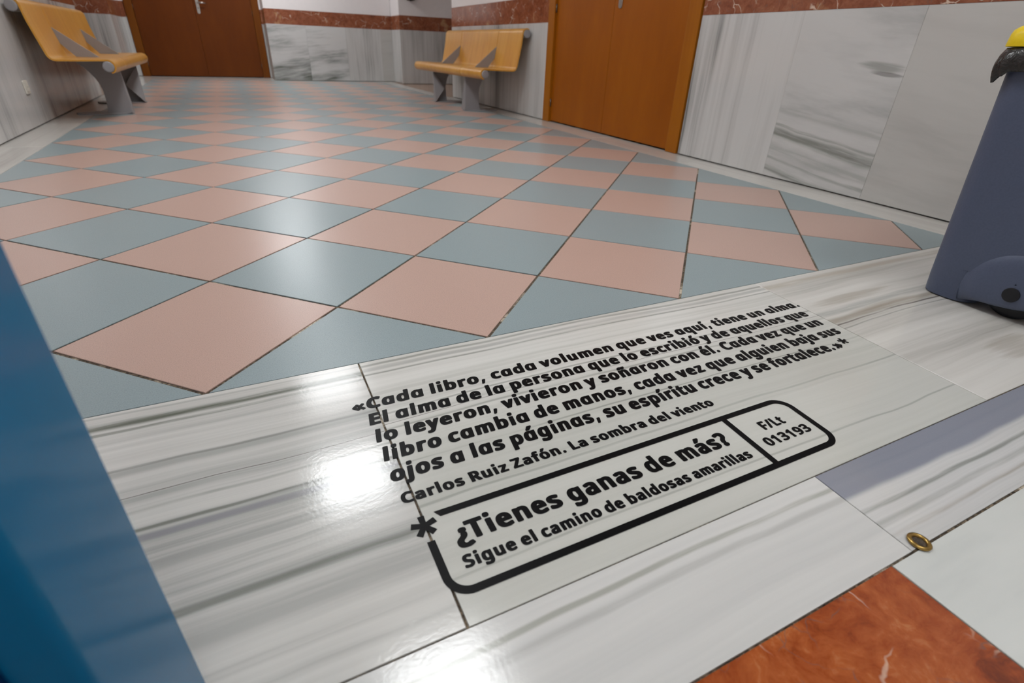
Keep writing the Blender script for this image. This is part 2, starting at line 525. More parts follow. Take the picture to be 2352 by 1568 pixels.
# outlines of the letters: advance:contour|contour (300 units = capital height)
GLYPHS_BLACK = {
    ' ': '109:',
    ',': '167:3,-51 -1,-46 -2,-35 18,57 22,67 26,71 34,74 82,74 92,70 96,66 99,61 100,54 99,46 80,-6 62,-48 56,-52 50,-54 12,-54',
    '.': '167:97,59 101,46 101,25 98,16 95,10 84,1 68,-6 44,-6 28,0 24,4 16,13 11,29 11,43 13,53 17,60 26,68 42,75 70,75 78,73 88,68',
    'C': '320:284,279 286,274 286,270 286,265 284,259 271,232 266,228 260,225 248,223 224,223 214,225 186,235 170,238 162,237 152,234 140,227 129,219 124,213 113,196 104,177 100,155 100,134 104,111 112,92 118,84 126,75 142,64 162,58 182,58 228,67 252,67 264,64 272,59 275,53 275,21 274,16 271,13 258,7 232,1 206,-3 192,-4 140,-4 128,-3 100,2 88,5 72,11 46,25 35,33 24,45 15,55 9,65 2,80 -3,95 -6,109 -8,125 -8,163 -3,189 2,206 12,227 27,249 35,258 46,268 64,280 88,292 112,299 140,304 200,304 228,300 260,291 278,284',
    'E': '288:12,294 18,298 32,300 218,300 230,298 236,295 240,292 242,286 242,248 239,242 232,238 218,235 116,235 114,234 113,230 113,184 114,181 212,181 224,179 230,176 234,172 235,164 235,132 231,126 224,122 210,120 114,120 113,116 113,62 118,60 218,60 232,57 239,52 242,46 242,14 241,10 238,6 230,2 218,0 32,0 18,2 12,5 9,8 7,16 7,284 8,290',
    'b': '313:8,314 14,318 26,320 84,320 94,318 100,316 105,311 107,305 108,228 110,228 120,229 164,229 196,222 208,218 224,210 236,202 248,190 255,179 259,170 267,146 269,130 269,94 264,67 256,48 252,41 243,30 231,19 218,11 204,5 184,-1 164,-4 120,-4 106,-2 86,2 72,0 26,0 13,2 8,5 4,8 2,16 2,304 3,310|134,56 140,58 147,62 156,76 160,86 162,97 163,117 160,139 154,154 146,163 140,168 134,169 128,168 120,162 112,148 107,125 107,104 111,80 116,69 122,61 128,58',
    'c': '256:220,211 222,204 221,195 210,169 206,166 202,163 188,160 166,160 136,167 128,168 120,166 112,160 103,149 99,139 96,124 95,112 97,94 101,80 110,66 115,61 120,59 126,57 134,57 160,65 172,67 196,67 206,64 214,61 217,57 218,53 218,22 217,16 212,12 194,4 162,-3 150,-4 104,-4 94,-3 66,3 50,9 29,20 11,37 1,52 -7,73 -11,99 -11,124 -8,147 -2,165 4,177 10,185 18,195 28,203 42,212 64,221 88,227 112,230 146,230 178,226 208,217 216,213',
    'd': '313:252,314 256,310 257,304 257,16 255,8 252,5 246,2 234,0 184,0 170,2 138,-4 94,-4 74,-1 54,5 42,11 26,20 16,29 6,41 2,48 -2,56 -7,71 -10,89 -11,100 -11,124 -9,143 -6,156 -1,170 10,188 19,198 36,211 52,219 64,223 88,229 102,230 130,230 151,228 152,232 152,305 154,311 160,316 164,318 176,320 232,320 244,318|124,169 118,167 113,163 109,159 103,149 97,131 95,111 98,88 104,74 108,67 112,62 120,57 124,56 130,57 136,61 142,66 146,74 150,85 152,98 152,118 149,140 141,157 134,165 128,168',
    'e': '291:3,173 15,190 26,201 36,209 60,220 84,227 108,230 138,230 150,229 182,221 192,218 208,209 221,199 231,188 238,177 243,167 248,149 250,129 250,105 248,99 238,93 226,91 102,91 100,90 99,88 104,76 110,67 120,60 134,56 140,56 158,59 182,66 194,69 216,69 226,67 232,65 237,60 239,55 239,23 237,17 232,13 226,10 214,6 184,-1 158,-4 110,-4 88,-1 66,4 46,12 32,20 24,27 16,35 5,47 -4,65 -9,83 -11,100 -11,122 -10,133 -7,149|102,149 106,148 136,148 138,148 139,150 137,156 132,163 126,167 122,169 118,167 112,163 107,158',
    'f': '199:24,2 15,8 12,14 12,166 10,169 -4,169 -16,171 -25,176 -28,184 -28,202 -27,206 -23,210 -18,213 8,220 12,222 13,250 15,260 22,280 31,292 38,300 50,308 58,312 68,316 94,321 144,321 170,317 188,310 195,304 196,300 196,294 187,264 184,260 176,255 164,253 140,253 126,256 123,254 119,244 117,232 117,228 118,225 150,225 162,222 170,217 173,210 173,184 170,177 162,171 150,169 120,169 117,168 117,16 116,10 112,6 106,3 94,0 36,0',
    'g': '313:252,219 256,216 257,210 257,3 255,-16 250,-36 243,-51 235,-63 218,-78 208,-85 194,-91 174,-97 146,-101 94,-101 72,-99 54,-95 34,-90 22,-86 12,-81 8,-77 7,-72 7,-36 8,-30 14,-26 18,-23 30,-21 54,-21 64,-23 80,-29 92,-33 120,-38 132,-33 140,-27 147,-15 150,-4 148,-3 140,-4 92,-4 62,2 50,6 30,18 12,35 6,43 -4,63 -8,78 -11,100 -11,125 -9,143 -3,164 3,177 12,190 28,206 36,211 52,219 66,224 92,229 138,229 170,223 184,225 234,225 246,223|124,169 118,167 112,162 102,148 97,131 95,112 98,88 104,73 112,61 120,56 124,55 136,60 142,66 146,71 150,83 153,109 151,133 146,150 138,162 130,167',
    'i': '163:14,2 5,8 2,14 2,208 3,214 6,219 12,222 26,225 82,225 96,223 104,218 107,210 107,16 106,10 102,6 98,3 84,0 26,0|-1,278 -1,298 4,312 12,319 24,325 32,327 40,328 70,328 86,325 96,320 104,311 108,306 110,298 110,280 106,268 94,256 86,252 76,250 68,249 40,249 24,252 14,257 6,263 2,270',
    'j': '163:95,223 104,217 107,210 107,-26 105,-43 99,-60 93,-71 80,-84 66,-92 50,-97 30,-101 -12,-101 -32,-98 -45,-94 -54,-89 -57,-82 -57,-48 -55,-42 -47,-37 -35,-34 -13,-34 -4,-35 -1,-33 1,-27 2,-17 2,209 3,215 6,219 11,222 25,225 82,225|110,298 110,280 108,272 105,267 93,256 83,252 71,249 38,249 23,253 13,258 6,263 2,271 -1,280 -1,298 2,307 6,314 13,320 22,324 38,328 69,328 86,324 96,320 104,311 108,306',
    'l': '163:18,318 26,319 84,319 96,317 100,314 105,310 107,306 107,14 106,10 102,6 92,1 82,0 24,0 14,2 8,5 4,8 2,12 2,304 3,310 6,313',
    'm': '447:3,216 7,220 12,222 26,225 76,225 88,223 116,229 166,229 192,224 212,217 232,224 258,229 306,229 322,227 340,223 358,214 365,210 374,202 382,193 387,182 392,162 393,150 393,16 392,10 388,6 382,2 368,0 310,0 298,3 290,8 288,16 288,144 287,152 283,160 279,166 274,169 266,165 259,158 254,148 250,132 250,16 248,8 244,5 238,2 226,0 168,0 156,2 150,5 146,10 145,14 145,144 141,158 136,166 132,169 128,168 122,165 117,158 111,146 108,134 107,124 107,16 105,8 102,5 96,2 84,0 26,0 14,2 10,4 4,8 2,16 2,208',
    'n': '314:258,8 254,5 248,2 234,0 178,0 166,3 157,8 155,16 155,144 152,156 148,164 142,168 136,169 126,166 120,162 113,150 108,132 107,122 107,16 105,8 102,5 96,2 82,0 26,0 14,2 6,6 3,10 2,16 2,210 4,216 8,220 13,222 26,225 76,225 90,223 120,229 170,229 190,226 212,220 228,212 236,206 244,198 251,186 257,172 259,160 260,146 260,16',
    'o': '309:-7,151 2,173 12,187 32,205 48,215 62,220 86,227 112,230 142,230 156,229 186,222 200,218 224,204 242,188 252,173 258,161 261,152 265,131 266,113 265,94 261,73 253,54 246,42 240,35 232,27 218,17 194,5 174,0 148,-4 106,-4 84,-1 72,2 54,9 34,19 26,25 14,37 3,52 -3,64 -7,76 -11,101 -11,125|128,56 134,58 142,63 147,68 152,77 156,87 158,97 159,119 156,138 150,151 144,159 139,164 130,168 126,169 120,167 112,162 104,150 98,136 95,113 98,89 105,73 110,65 114,62 122,58',
    'p': '313:8,-95 3,-91 2,-85 2,209 4,217 8,220 13,223 26,225 76,225 88,223 118,229 166,229 186,226 204,220 222,212 230,207 248,190 256,178 264,159 269,132 269,96 267,80 260,56 249,38 237,25 224,15 206,6 194,2 166,-4 118,-4 110,-3 108,-3 107,-86 105,-92 100,-96 94,-99 84,-101 28,-101 14,-99|134,56 140,58 146,63 156,78 159,85 162,99 163,117 161,134 155,150 150,159 145,164 140,167 134,169 128,167 121,163 112,150 109,140 107,127 107,105 110,84 116,70 124,61 130,58',
    'q': '313:252,-95 244,-99 232,-101 176,-101 164,-99 158,-96 154,-92 152,-86 152,-3 150,-2 140,-4 92,-4 64,2 52,6 34,15 20,26 8,39 3,47 -4,62 -9,82 -11,101 -11,125 -10,136 -7,153 2,176 14,193 22,201 32,209 50,218 60,222 78,227 94,229 140,229 170,223 184,225 234,225 246,223 252,220 255,217 257,209 257,-85 256,-91|124,169 120,168 114,164 109,160 103,150 98,135 95,112 98,88 104,73 112,62 118,58 124,56 134,60 140,64 144,70 149,83 152,103 152,120 151,129 146,149 142,157 137,163 130,167',
    'r': '228:8,5 3,10 2,16 2,210 4,217 14,223 26,225 76,225 90,222 106,227 120,229 168,229 186,226 197,220 201,214 201,204 197,178 194,172 186,167 174,165 152,165 142,167 138,166 126,159 120,154 114,146 111,138 107,124 107,16 104,8 96,2 82,0 26,0 14,2',
    's': '256:-10,17 -12,23 -12,55 -9,61 -2,66 12,69 36,69 48,66 68,59 90,55 98,55 104,57 109,60 112,65 110,71 102,77 34,103 12,114 -4,129 -8,137 -12,148 -13,159 -12,174 -6,190 8,205 26,216 40,221 62,227 90,230 124,230 158,226 188,218 202,214 208,209 211,201 211,195 209,190 198,169 194,164 188,161 176,159 152,159 108,170 98,169 94,167 92,163 94,158 104,153 158,133 186,121 199,111 208,101 212,95 216,81 216,57 214,48 210,38 204,30 196,22 182,13 164,5 140,-1 116,-4 66,-4 36,0 8,7 -4,13',
    't': '206:171,7 160,2 146,-1 126,-4 86,-4 76,-3 54,2 34,11 22,20 13,32 7,46 5,57 5,166 2,169 -16,171 -24,177 -27,183 -27,201 -26,206 -20,211 4,222 7,224 20,265 26,272 32,275 44,277 86,277 98,274 106,270 110,264 110,228 111,225 152,225 164,222 170,219 174,215 175,210 175,183 174,178 170,175 164,171 152,169 112,169 110,167 110,164 110,70 111,64 114,58 118,56 128,58 152,58 164,55 172,51 175,48 176,43 176,16 175,11',
    'u': '314:1,216 4,219 10,222 24,225 82,225 94,222 100,219 103,216 105,209 105,78 108,68 112,61 117,57 122,56 132,59 141,65 147,76 151,88 153,104 153,209 155,216 158,219 164,222 178,225 234,225 246,222 254,219 257,215 258,209 258,15 256,8 252,5 247,2 234,0 184,0 170,2 136,-4 94,-4 76,-2 54,3 46,6 26,17 13,30 8,38 2,53 0,63 -1,75 -1,208',
    'v': '268:-33,216 -29,220 -24,222 -10,225 50,225 62,223 68,220 73,214 104,142 106,138 110,141 140,214 146,220 152,223 164,225 222,225 236,223 244,218 247,210 246,200 164,16 158,6 150,2 138,0 76,0 62,2 54,8 50,14 -33,202 -34,208',
    'y': '269:-24,-92 -28,-88 -29,-83 -29,-50 -27,-44 -18,-39 -6,-36 16,-36 24,-37 29,-35 34,-30 42,-18 55,15 -30,196 -33,206 -33,212 -30,217 -22,223 -8,225 50,225 62,223 68,220 74,215 106,141 108,139 114,149 140,213 146,220 152,223 164,225 222,225 236,223 244,219 247,216 248,212 248,205 247,201 173,34 145,-34 136,-52 126,-66 113,-79 104,-85 88,-93 70,-99 54,-101 12,-101 -10,-97 -18,-95',
    'z': '252:-16,8 -18,16 -18,38 -16,44 84,168 80,169 14,169 2,171 -4,174 -8,178 -10,184 -10,212 -9,216 -6,218 2,223 14,225 186,225 200,223 209,218 211,214 212,210 212,184 210,176 113,58 116,57 192,57 202,55 208,52 213,48 215,42 215,14 214,10 211,6 204,2 190,0 8,0 -6,2',
    '«': '268:90,20 84,20 82,22 11,94 8,100 7,110 8,122 10,127 80,199 84,201 86,202 92,201 118,188 122,182 124,172 123,164 121,160 83,120 76,112 77,108 120,63 123,58 124,48 123,40 120,36 116,32|174,20 168,20 166,22 94,94 91,100 90,110 91,122 94,127 165,200 168,201 170,202 176,201 200,189 205,184 207,172 206,164 204,160 160,114 159,112 166,102 204,64 206,58 207,50 206,40 204,36 196,31',
    '»': '268:40,202 46,202 48,200 108,140 120,126 123,112 122,100 120,95 49,22 46,21 44,20 38,21 12,34 8,40 6,50 7,58 9,62 45,100 54,110 52,115 13,156 9,160 8,164 7,174 8,182 10,186 16,190|122,20 102,30 94,36 91,40 90,48 91,58 94,65 133,104 138,112 136,114 93,160 91,164 90,172 92,184 96,189 120,201 126,202 130,201 132,200 204,127 206,122 207,110 206,100 203,94 132,22 128,20',
    'é': '291:3,173 15,190 26,201 36,209 60,220 84,227 108,230 138,230 150,229 182,221 192,218 208,209 221,199 231,188 238,177 243,167 248,149 250,129 250,105 248,99 238,93 226,91 102,91 100,90 99,88 104,76 110,67 120,60 134,56 140,56 158,59 182,66 194,69 216,69 226,67 232,65 237,60 239,55 239,23 237,17 232,13 226,10 214,6 184,-1 158,-4 110,-4 88,-1 66,4 46,12 32,20 24,27 16,35 5,47 -4,65 -9,83 -11,100 -11,122 -10,133 -7,149|102,149 106,148 136,148 138,148 139,150 137,156 132,163 126,167 122,169 118,167 112,163 107,158|215,330 216,325 216,316 214,311 208,304 195,288 162,255 149,245 144,243 132,241 86,241 74,244 68,246 64,250 63,254 63,262 65,269 88,302 103,329 110,335 116,338 126,340 192,340 206,337 211,334',
    'í': '163:14,2 5,8 2,14 2,208 3,214 6,219 12,222 26,225 82,225 96,223 104,218 107,210 107,16 106,10 102,6 98,3 84,0 26,0|149,330 150,326 150,316 148,310 142,302 126,284 99,258 84,246 78,243 68,241 22,241 8,244 3,246 -1,250 -2,258 -2,266 -1,270 20,298 38,330 44,336 50,338 60,340 126,340 140,337 145,334',
    'ñ': '314:258,8 254,5 248,2 234,0 178,0 166,3 157,8 155,16 155,144 152,156 148,164 142,168 136,169 126,166 120,162 113,150 108,132 107,122 107,16 105,8 102,5 96,2 82,0 26,0 14,2 6,6 3,10 2,16 2,210 4,216 8,220 13,222 26,225 76,225 90,223 120,229 170,229 190,226 212,220 228,212 236,206 244,198 251,186 257,172 259,160 260,146 260,16|241,314 241,304 239,292 235,280 230,270 218,257 210,251 198,245 174,241 148,241 126,245 110,252 98,244 86,241 42,241 32,243 26,246 21,250 19,254 19,264 20,272 24,286 30,298 36,305 44,313 56,320 66,324 84,327 114,327 136,323 152,317 158,322 162,324 174,327 218,327 228,325 234,322 239,318',
    'ó': '309:-7,151 2,173 12,187 32,205 48,215 62,220 86,227 112,230 142,230 156,229 186,222 200,218 224,204 242,188 252,173 258,161 261,152 265,131 266,113 265,94 261,73 253,54 246,42 240,35 232,27 218,17 194,5 174,0 148,-4 106,-4 84,-1 72,2 54,9 34,19 26,25 14,37 3,52 -3,64 -7,76 -11,101 -11,125|128,56 134,58 142,63 147,68 152,77 156,87 158,97 159,119 156,138 150,151 144,159 139,164 130,168 126,169 120,167 112,162 104,150 98,136 95,113 98,89 105,73 110,65 114,62 122,58|222,330 223,325 223,315 221,310 214,302 198,283 173,258 157,245 152,243 140,241 94,241 82,244 76,246 72,250 71,257 71,265 72,269 93,298 111,330 117,335 122,338 134,340 200,340 212,337 218,334',
    'ά': '313:255,8 252,5 246,2 234,0 176,0 166,1 156,0 74,0 56,4 38,12 30,17 17,28 6,42 -2,56 -9,82 -11,100 -11,124 -10,136 -7,152 -3,164 6,183 13,192 22,201 36,211 52,219 62,223 90,229 142,229 170,223 184,225 234,225 246,223 252,220 256,216 257,210 257,16|124,169 118,168 112,162 102,148 97,130 95,112 98,88 104,74 108,67 112,62 118,57 124,56 132,58 136,61 142,66 146,74 151,92 152,100 152,118 148,144 142,156 134,165 130,168|234,330 235,326 235,316 230,306 208,282 185,258 169,246 164,243 152,241 106,241 94,244 88,246 84,250 83,258 83,266 84,270 108,304 123,330 129,336 134,338 146,340 212,340 224,337 230,334',
    'α': '313:255,8 252,5 246,2 234,0 176,0 166,1 156,0 74,0 56,4 38,12 30,17 17,28 6,42 -2,56 -9,82 -11,100 -11,124 -10,136 -7,152 -3,164 6,183 13,192 22,201 36,211 52,219 62,223 90,229 142,229 170,223 184,225 234,225 246,223 252,220 256,216 257,210 257,16|124,169 118,168 112,162 102,148 97,130 95,112 98,88 104,74 108,67 112,62 118,57 124,56 132,58 136,61 142,66 146,74 151,92 152,100 152,118 148,144 142,156 134,165 130,168',
}
GLYPHS_BOLD = {
    ' ': '111:',
    '.': '164:18,58 22,63 28,68 34,71 46,74 68,74 76,72 84,69 96,59 99,53 101,45 101,26 96,11 86,1 76,-4 68,-6 46,-6 30,0 23,6 19,11 16,17 14,25 14,46',
    '?': '236:54,-5 42,-1 31,6 24,14 19,27 19,43 20,49 24,57 30,63 48,73 34,78 29,85 29,109 30,119 35,134 44,148 58,162 96,190 103,199 106,205 108,214 107,223 104,230 98,236 92,240 86,241 72,239 38,226 30,224 8,224 -2,226 -10,230 -13,236 -25,263 -26,267 -26,273 -22,279 0,289 26,298 54,303 66,304 112,304 128,302 146,298 166,289 176,283 185,275 196,260 203,244 206,226 206,206 203,190 194,173 180,158 136,124 128,116 122,105 121,86 119,82 116,78 104,73 122,64 128,58 132,51 134,42 134,28 132,19 128,12 118,2 110,-2 100,-5 90,-6 62,-6',
    'C': '320:285,280 288,273 287,263 272,233 268,230 262,227 252,225 230,225 222,226 188,238 174,241 154,236 146,233 136,226 128,220 121,212 109,194 102,176 98,152 99,128 102,113 105,103 114,87 122,76 128,71 140,64 148,60 166,56 182,56 198,58 236,66 256,66 266,63 274,60 277,53 277,20 274,13 264,8 250,4 210,-3 194,-4 144,-4 132,-3 100,3 76,11 56,21 46,27 26,46 13,65 7,77 1,94 -4,121 -5,133 -5,158 -2,182 7,209 18,230 25,242 34,253 47,266 66,279 92,292 116,299 144,304 204,304 232,300 250,295 268,289 280,284',
    'L': '274:20,297 34,300 90,300 98,299 105,296 108,294 110,289 112,60 116,59 222,59 234,57 242,53 245,46 245,14 244,9 241,6 232,1 222,0 34,0 22,2 14,7 11,12 11,16 11,286 14,293',
    'R': '316:15,294 24,299 34,300 152,300 172,298 198,293 216,286 228,280 238,274 249,262 254,256 260,246 266,228 268,216 268,188 267,180 259,162 248,147 238,138 218,127 216,124 289,24 291,18 291,14 288,6 280,2 268,0 206,0 198,1 190,5 184,10 120,104 118,106 114,107 112,106 111,104 111,14 110,10 108,6 98,2 88,0 32,0 22,2 14,6 12,10 11,14 11,284 12,290|112,236 111,232 111,166 116,165 134,166 144,168 152,171 158,176 162,181 166,194 166,206 164,214 161,222 153,230 144,234 126,237',
    'S': '285:-5,14 -8,18 -9,22 -9,56 -6,63 0,67 12,70 34,70 76,59 94,56 108,55 122,57 132,61 141,68 145,79 145,87 142,94 136,101 128,105 112,112 72,126 48,136 26,148 9,164 0,180 -4,192 -5,199 -5,224 -1,243 6,256 12,265 29,281 50,292 72,299 96,304 154,304 172,302 208,293 226,286 236,282 239,275 238,266 226,234 224,231 218,228 206,225 184,225 177,226 146,237 134,240 124,241 112,238 104,232 98,223 96,213 96,208 99,199 110,189 130,180 174,165 204,152 224,139 235,126 242,113 245,102 246,95 246,73 245,65 240,51 233,39 226,32 208,18 182,6 154,-1 130,-4 80,-4 56,-2 18,5 2,10',
    'T': '288:84,1 72,6 69,14 69,236 64,237 -6,237 -14,239 -22,242 -25,246 -27,250 -27,286 -25,292 -16,298 -4,300 242,300 252,299 260,295 264,290 265,284 265,250 263,246 260,242 252,239 244,237 174,237 169,236 169,14 167,8 158,2 148,0 92,0',
    'Z': '295:252,294 254,290 255,286 255,254 253,248 216,195 114,64 112,60 112,59 116,59 236,59 248,57 256,53 259,46 259,14 256,6 246,2 236,0 8,0 -4,2 -12,6 -14,10 -15,14 -15,42 -13,48 114,210 131,234 128,236 12,236 0,238 -6,242 -10,248 -10,286 -7,294 2,298 14,300 232,300 244,298',
    'a': '290:234,6 226,2 216,0 168,0 154,3 136,-1 114,-4 72,-4 52,-1 34,5 18,13 11,17 2,27 -2,32 -8,44 -11,57 -11,80 -10,86 -6,97 2,109 12,119 18,123 30,130 50,137 88,145 114,147 134,147 136,148 137,149 137,154 134,163 128,169 122,172 116,172 102,168 76,159 68,158 46,158 34,161 27,165 14,192 14,199 18,206 32,213 48,218 78,226 98,229 148,229 174,224 194,218 206,212 218,203 226,193 232,181 235,171 237,156 237,14 236,10|136,92 132,94 110,90 102,88 96,83 92,78 90,71 90,65 93,58 98,54 104,53 114,57 124,62 130,68 133,73 137,87',
    'b': '313:10,314 18,318 28,320 84,320 92,318 98,316 103,312 105,306 105,230 106,227 110,227 124,229 166,229 190,225 212,217 224,211 238,201 248,192 258,176 266,156 271,127 271,98 269,80 266,68 261,55 248,35 242,27 234,20 225,14 204,4 186,-1 166,-4 124,-4 104,-1 88,3 74,0 26,0 16,2 8,7 5,11 5,15 5,304 6,309|138,54 144,56 152,60 158,66 163,74 168,91 170,107 170,118 167,139 161,154 156,161 148,167 142,170 136,171 126,168 120,164 112,153 109,145 106,130 105,109 108,85 114,69 120,61 124,59 130,55',
    'c': '255:220,212 223,206 223,199 212,174 207,167 200,164 190,162 170,162 160,163 134,170 126,170 120,167 109,160 102,150 97,139 94,120 94,101 98,82 102,73 108,65 118,58 126,55 136,55 168,63 176,65 198,65 208,62 216,59 219,53 219,49 219,20 216,13 204,7 190,2 164,-3 152,-4 108,-4 80,0 58,7 44,13 34,19 26,25 18,34 5,52 -3,71 -7,93 -7,130 -3,153 4,170 15,187 28,200 40,209 64,219 90,227 116,230 146,230 180,226 200,220 212,216',
    'd': '313:254,314 257,309 258,304 258,15 258,11 256,7 248,2 236,0 188,0 174,3 158,-1 138,-4 98,-4 76,-1 60,4 40,14 28,21 12,39 2,56 -3,70 -7,93 -7,131 -4,150 2,168 8,180 14,190 28,203 36,209 58,220 74,225 92,229 106,230 134,230 157,227 158,231 158,306 160,312 164,316 172,318 180,320 236,320 244,318|126,171 120,170 114,166 108,160 101,149 97,138 94,122 94,104 97,84 102,72 109,62 114,58 120,55 126,54 134,55 140,58 146,63 151,70 155,78 158,92 159,114 157,134 150,155 144,163 138,167',
    'e': '291:8,176 15,186 26,198 44,211 62,219 72,223 98,229 112,230 138,230 164,227 178,223 192,218 214,206 222,200 234,186 242,172 248,156 251,134 251,105 248,98 240,94 230,92 100,92 98,91 97,89 101,77 108,67 120,58 132,55 138,54 156,56 174,60 190,65 198,67 220,67 228,65 234,63 239,59 241,53 241,22 239,16 232,12 220,7 202,2 180,-2 160,-4 114,-4 86,0 64,6 42,16 32,23 20,34 7,50 -2,69 -6,86 -7,96 -7,128 -6,137 -1,157|100,148 104,147 142,147 145,147 146,149 144,156 138,164 132,169 124,171 118,170 112,165 104,157',
    'f': '197:28,2 19,6 16,14 16,168 14,170 -4,170 -12,171 -22,176 -25,184 -25,202 -24,206 -20,210 -14,214 14,221 15,222 16,242 18,256 25,278 33,290 44,301 52,307 62,312 74,317 96,321 146,321 172,317 190,310 194,308 196,304 197,296 188,268 184,261 176,257 166,255 144,255 126,259 122,256 118,246 116,234 116,228 118,225 152,225 162,223 170,218 173,212 173,184 172,180 170,176 160,171 150,170 118,170 115,168 115,14 114,9 111,6 106,3 94,0 38,0',
    'g': '313:254,220 257,216 258,211 258,-4 256,-20 252,-35 243,-54 239,-60 228,-72 222,-77 198,-90 176,-97 148,-101 98,-101 68,-98 40,-91 22,-85 16,-82 12,-78 11,-73 11,-37 13,-31 16,-28 24,-24 32,-23 54,-23 62,-25 80,-32 92,-35 110,-39 124,-40 136,-36 145,-29 153,-18 157,-4 156,-2 154,-2 142,-4 96,-4 72,1 50,8 36,16 26,24 17,33 11,41 0,62 -5,80 -7,94 -7,130 -4,149 -1,160 8,179 14,188 28,203 44,214 68,224 94,229 140,229 156,227 174,222 188,225 236,225 246,223|126,171 118,169 111,164 105,157 100,148 95,130 94,122 94,105 97,86 102,72 112,60 120,55 126,53 136,56 142,59 150,67 154,74 157,83 159,96 159,121 155,145 150,156 144,162 138,167',
    'i': '160:94,2 82,0 26,0 18,1 10,5 8,7 5,12 5,212 8,218 16,223 28,225 84,225 92,224 100,220 102,218 105,214 105,14 102,6|109,292 108,276 104,269 100,263 94,258 86,254 70,250 40,250 32,251 20,256 14,260 8,266 4,274 2,284 3,300 10,314 14,318 26,324 42,327 70,327 82,324 92,320 99,316 104,310 107,302',
    'l': '160:18,318 28,319 84,319 94,317 100,314 103,312 105,306 105,14 102,6 92,1 82,0 26,0 16,2 10,5 7,8 5,12 5,306 8,313',
    'm': '450:396,9 393,6 387,2 374,0 320,0 308,2 300,8 298,14 298,138 297,148 295,158 290,165 286,169 280,171 270,168 263,162 256,152 252,136 251,126 251,14 248,7 240,2 228,0 174,0 164,2 156,5 153,10 152,14 152,136 151,148 148,160 144,165 138,170 134,171 124,168 116,160 110,148 106,132 105,118 105,14 102,7 94,2 82,0 26,0 18,1 11,4 7,8 5,14 5,210 6,216 9,220 14,222 26,225 76,225 90,222 106,227 120,229 166,229 182,227 194,224 216,215 242,225 264,229 312,229 328,227 340,224 350,220 366,212 373,208 383,198 392,178 396,164 397,152 397,16',
    'n': '314:258,6 250,2 240,0 184,0 172,2 164,8 162,14 162,138 161,148 158,158 154,164 148,169 140,171 128,169 119,162 112,152 107,136 105,118 105,14 102,7 94,2 82,0 26,0 16,2 8,6 5,12 5,16 5,210 6,214 8,218 16,223 26,225 76,225 90,222 124,229 174,229 194,226 210,221 226,213 238,206 246,198 255,182 259,170 261,156 261,14 260,10',
    'o': '309:-4,149 0,161 7,175 17,189 28,200 36,206 62,219 90,227 116,230 144,230 156,229 170,227 188,222 206,216 228,203 242,189 255,170 263,151 267,128 267,97 263,74 258,62 252,49 238,31 228,23 218,16 198,6 178,0 150,-4 108,-4 78,1 58,8 44,16 34,22 20,35 9,49 -2,72 -7,94 -7,131|130,54 137,55 146,60 157,72 163,87 166,108 165,128 163,138 158,150 151,160 144,165 138,169 130,171 122,170 118,168 107,159 102,150 99,144 96,134 94,120 94,102 97,86 101,75 109,64 115,59 120,56',
    'r': '227:10,5 7,8 5,14 5,210 6,214 8,218 16,223 26,225 76,225 92,221 110,227 124,229 170,229 186,227 198,221 202,216 202,210 198,182 196,178 194,173 186,169 176,167 154,167 144,169 138,168 132,165 122,157 114,148 110,140 107,134 105,120 105,14 104,10 102,6 94,2 82,0 26,0 18,1',
    's': '255:-6,15 -9,22 -9,55 -6,62 2,65 12,68 34,68 42,66 66,58 92,53 100,53 110,56 116,60 118,65 116,71 106,78 34,105 15,115 0,129 -6,141 -9,150 -9,172 -6,183 -2,191 11,205 26,215 44,221 66,227 94,230 124,230 160,226 184,220 200,214 208,210 212,203 211,194 198,168 190,163 178,161 156,161 148,162 118,170 110,172 102,172 96,170 92,168 90,164 90,161 94,157 102,153 160,132 186,121 198,112 206,104 216,85 217,77 217,58 214,46 208,35 204,30 196,21 188,16 172,8 158,3 140,-1 116,-4 70,-4 50,-2 20,4 2,10',
    't': '204:172,7 158,1 128,-4 88,-4 80,-3 64,0 48,5 40,10 30,16 21,25 18,31 10,48 8,66 8,168 6,171 -12,172 -21,177 -24,183 -24,202 -22,208 -18,211 8,222 10,224 23,264 26,269 30,272 38,275 46,277 86,277 98,274 104,271 108,264 108,228 109,225 154,225 166,222 172,219 174,216 175,211 175,184 174,180 171,176 162,172 154,171 110,171 108,169 108,166 108,73 110,62 114,57 118,54 134,57 154,57 164,55 172,51 176,43 176,16 175,11',
    'u': '314:6,218 14,223 24,225 80,225 92,222 101,217 103,210 103,81 106,68 110,62 118,55 124,54 138,57 148,65 154,74 158,88 160,108 160,210 162,217 170,222 182,225 238,225 248,223 256,219 259,213 259,209 259,14 258,10 256,6 248,2 238,0 188,0 174,3 158,-1 138,-4 96,-4 80,-2 62,2 48,7 28,18 18,28 11,39 6,51 3,68 3,210 4,214',
    'v': '267:-29,218 -20,223 -8,225 50,225 60,223 68,220 71,214 106,132 108,129 110,130 112,134 145,212 150,220 158,223 168,225 226,225 236,223 245,218 248,212 247,202 158,6 150,2 140,0 78,0 66,2 58,8 -30,204 -31,212',
    'z': '251:-11,6 -13,10 -14,14 -14,38 -12,44 90,168 86,170 14,170 6,171 -1,174 -5,178 -7,184 -7,212 -4,219 4,223 16,225 190,225 200,223 210,218 212,214 213,210 213,184 211,178 111,58 110,56 114,55 194,55 208,52 213,48 216,42 216,14 212,6 204,2 194,0 10,0 -2,2',
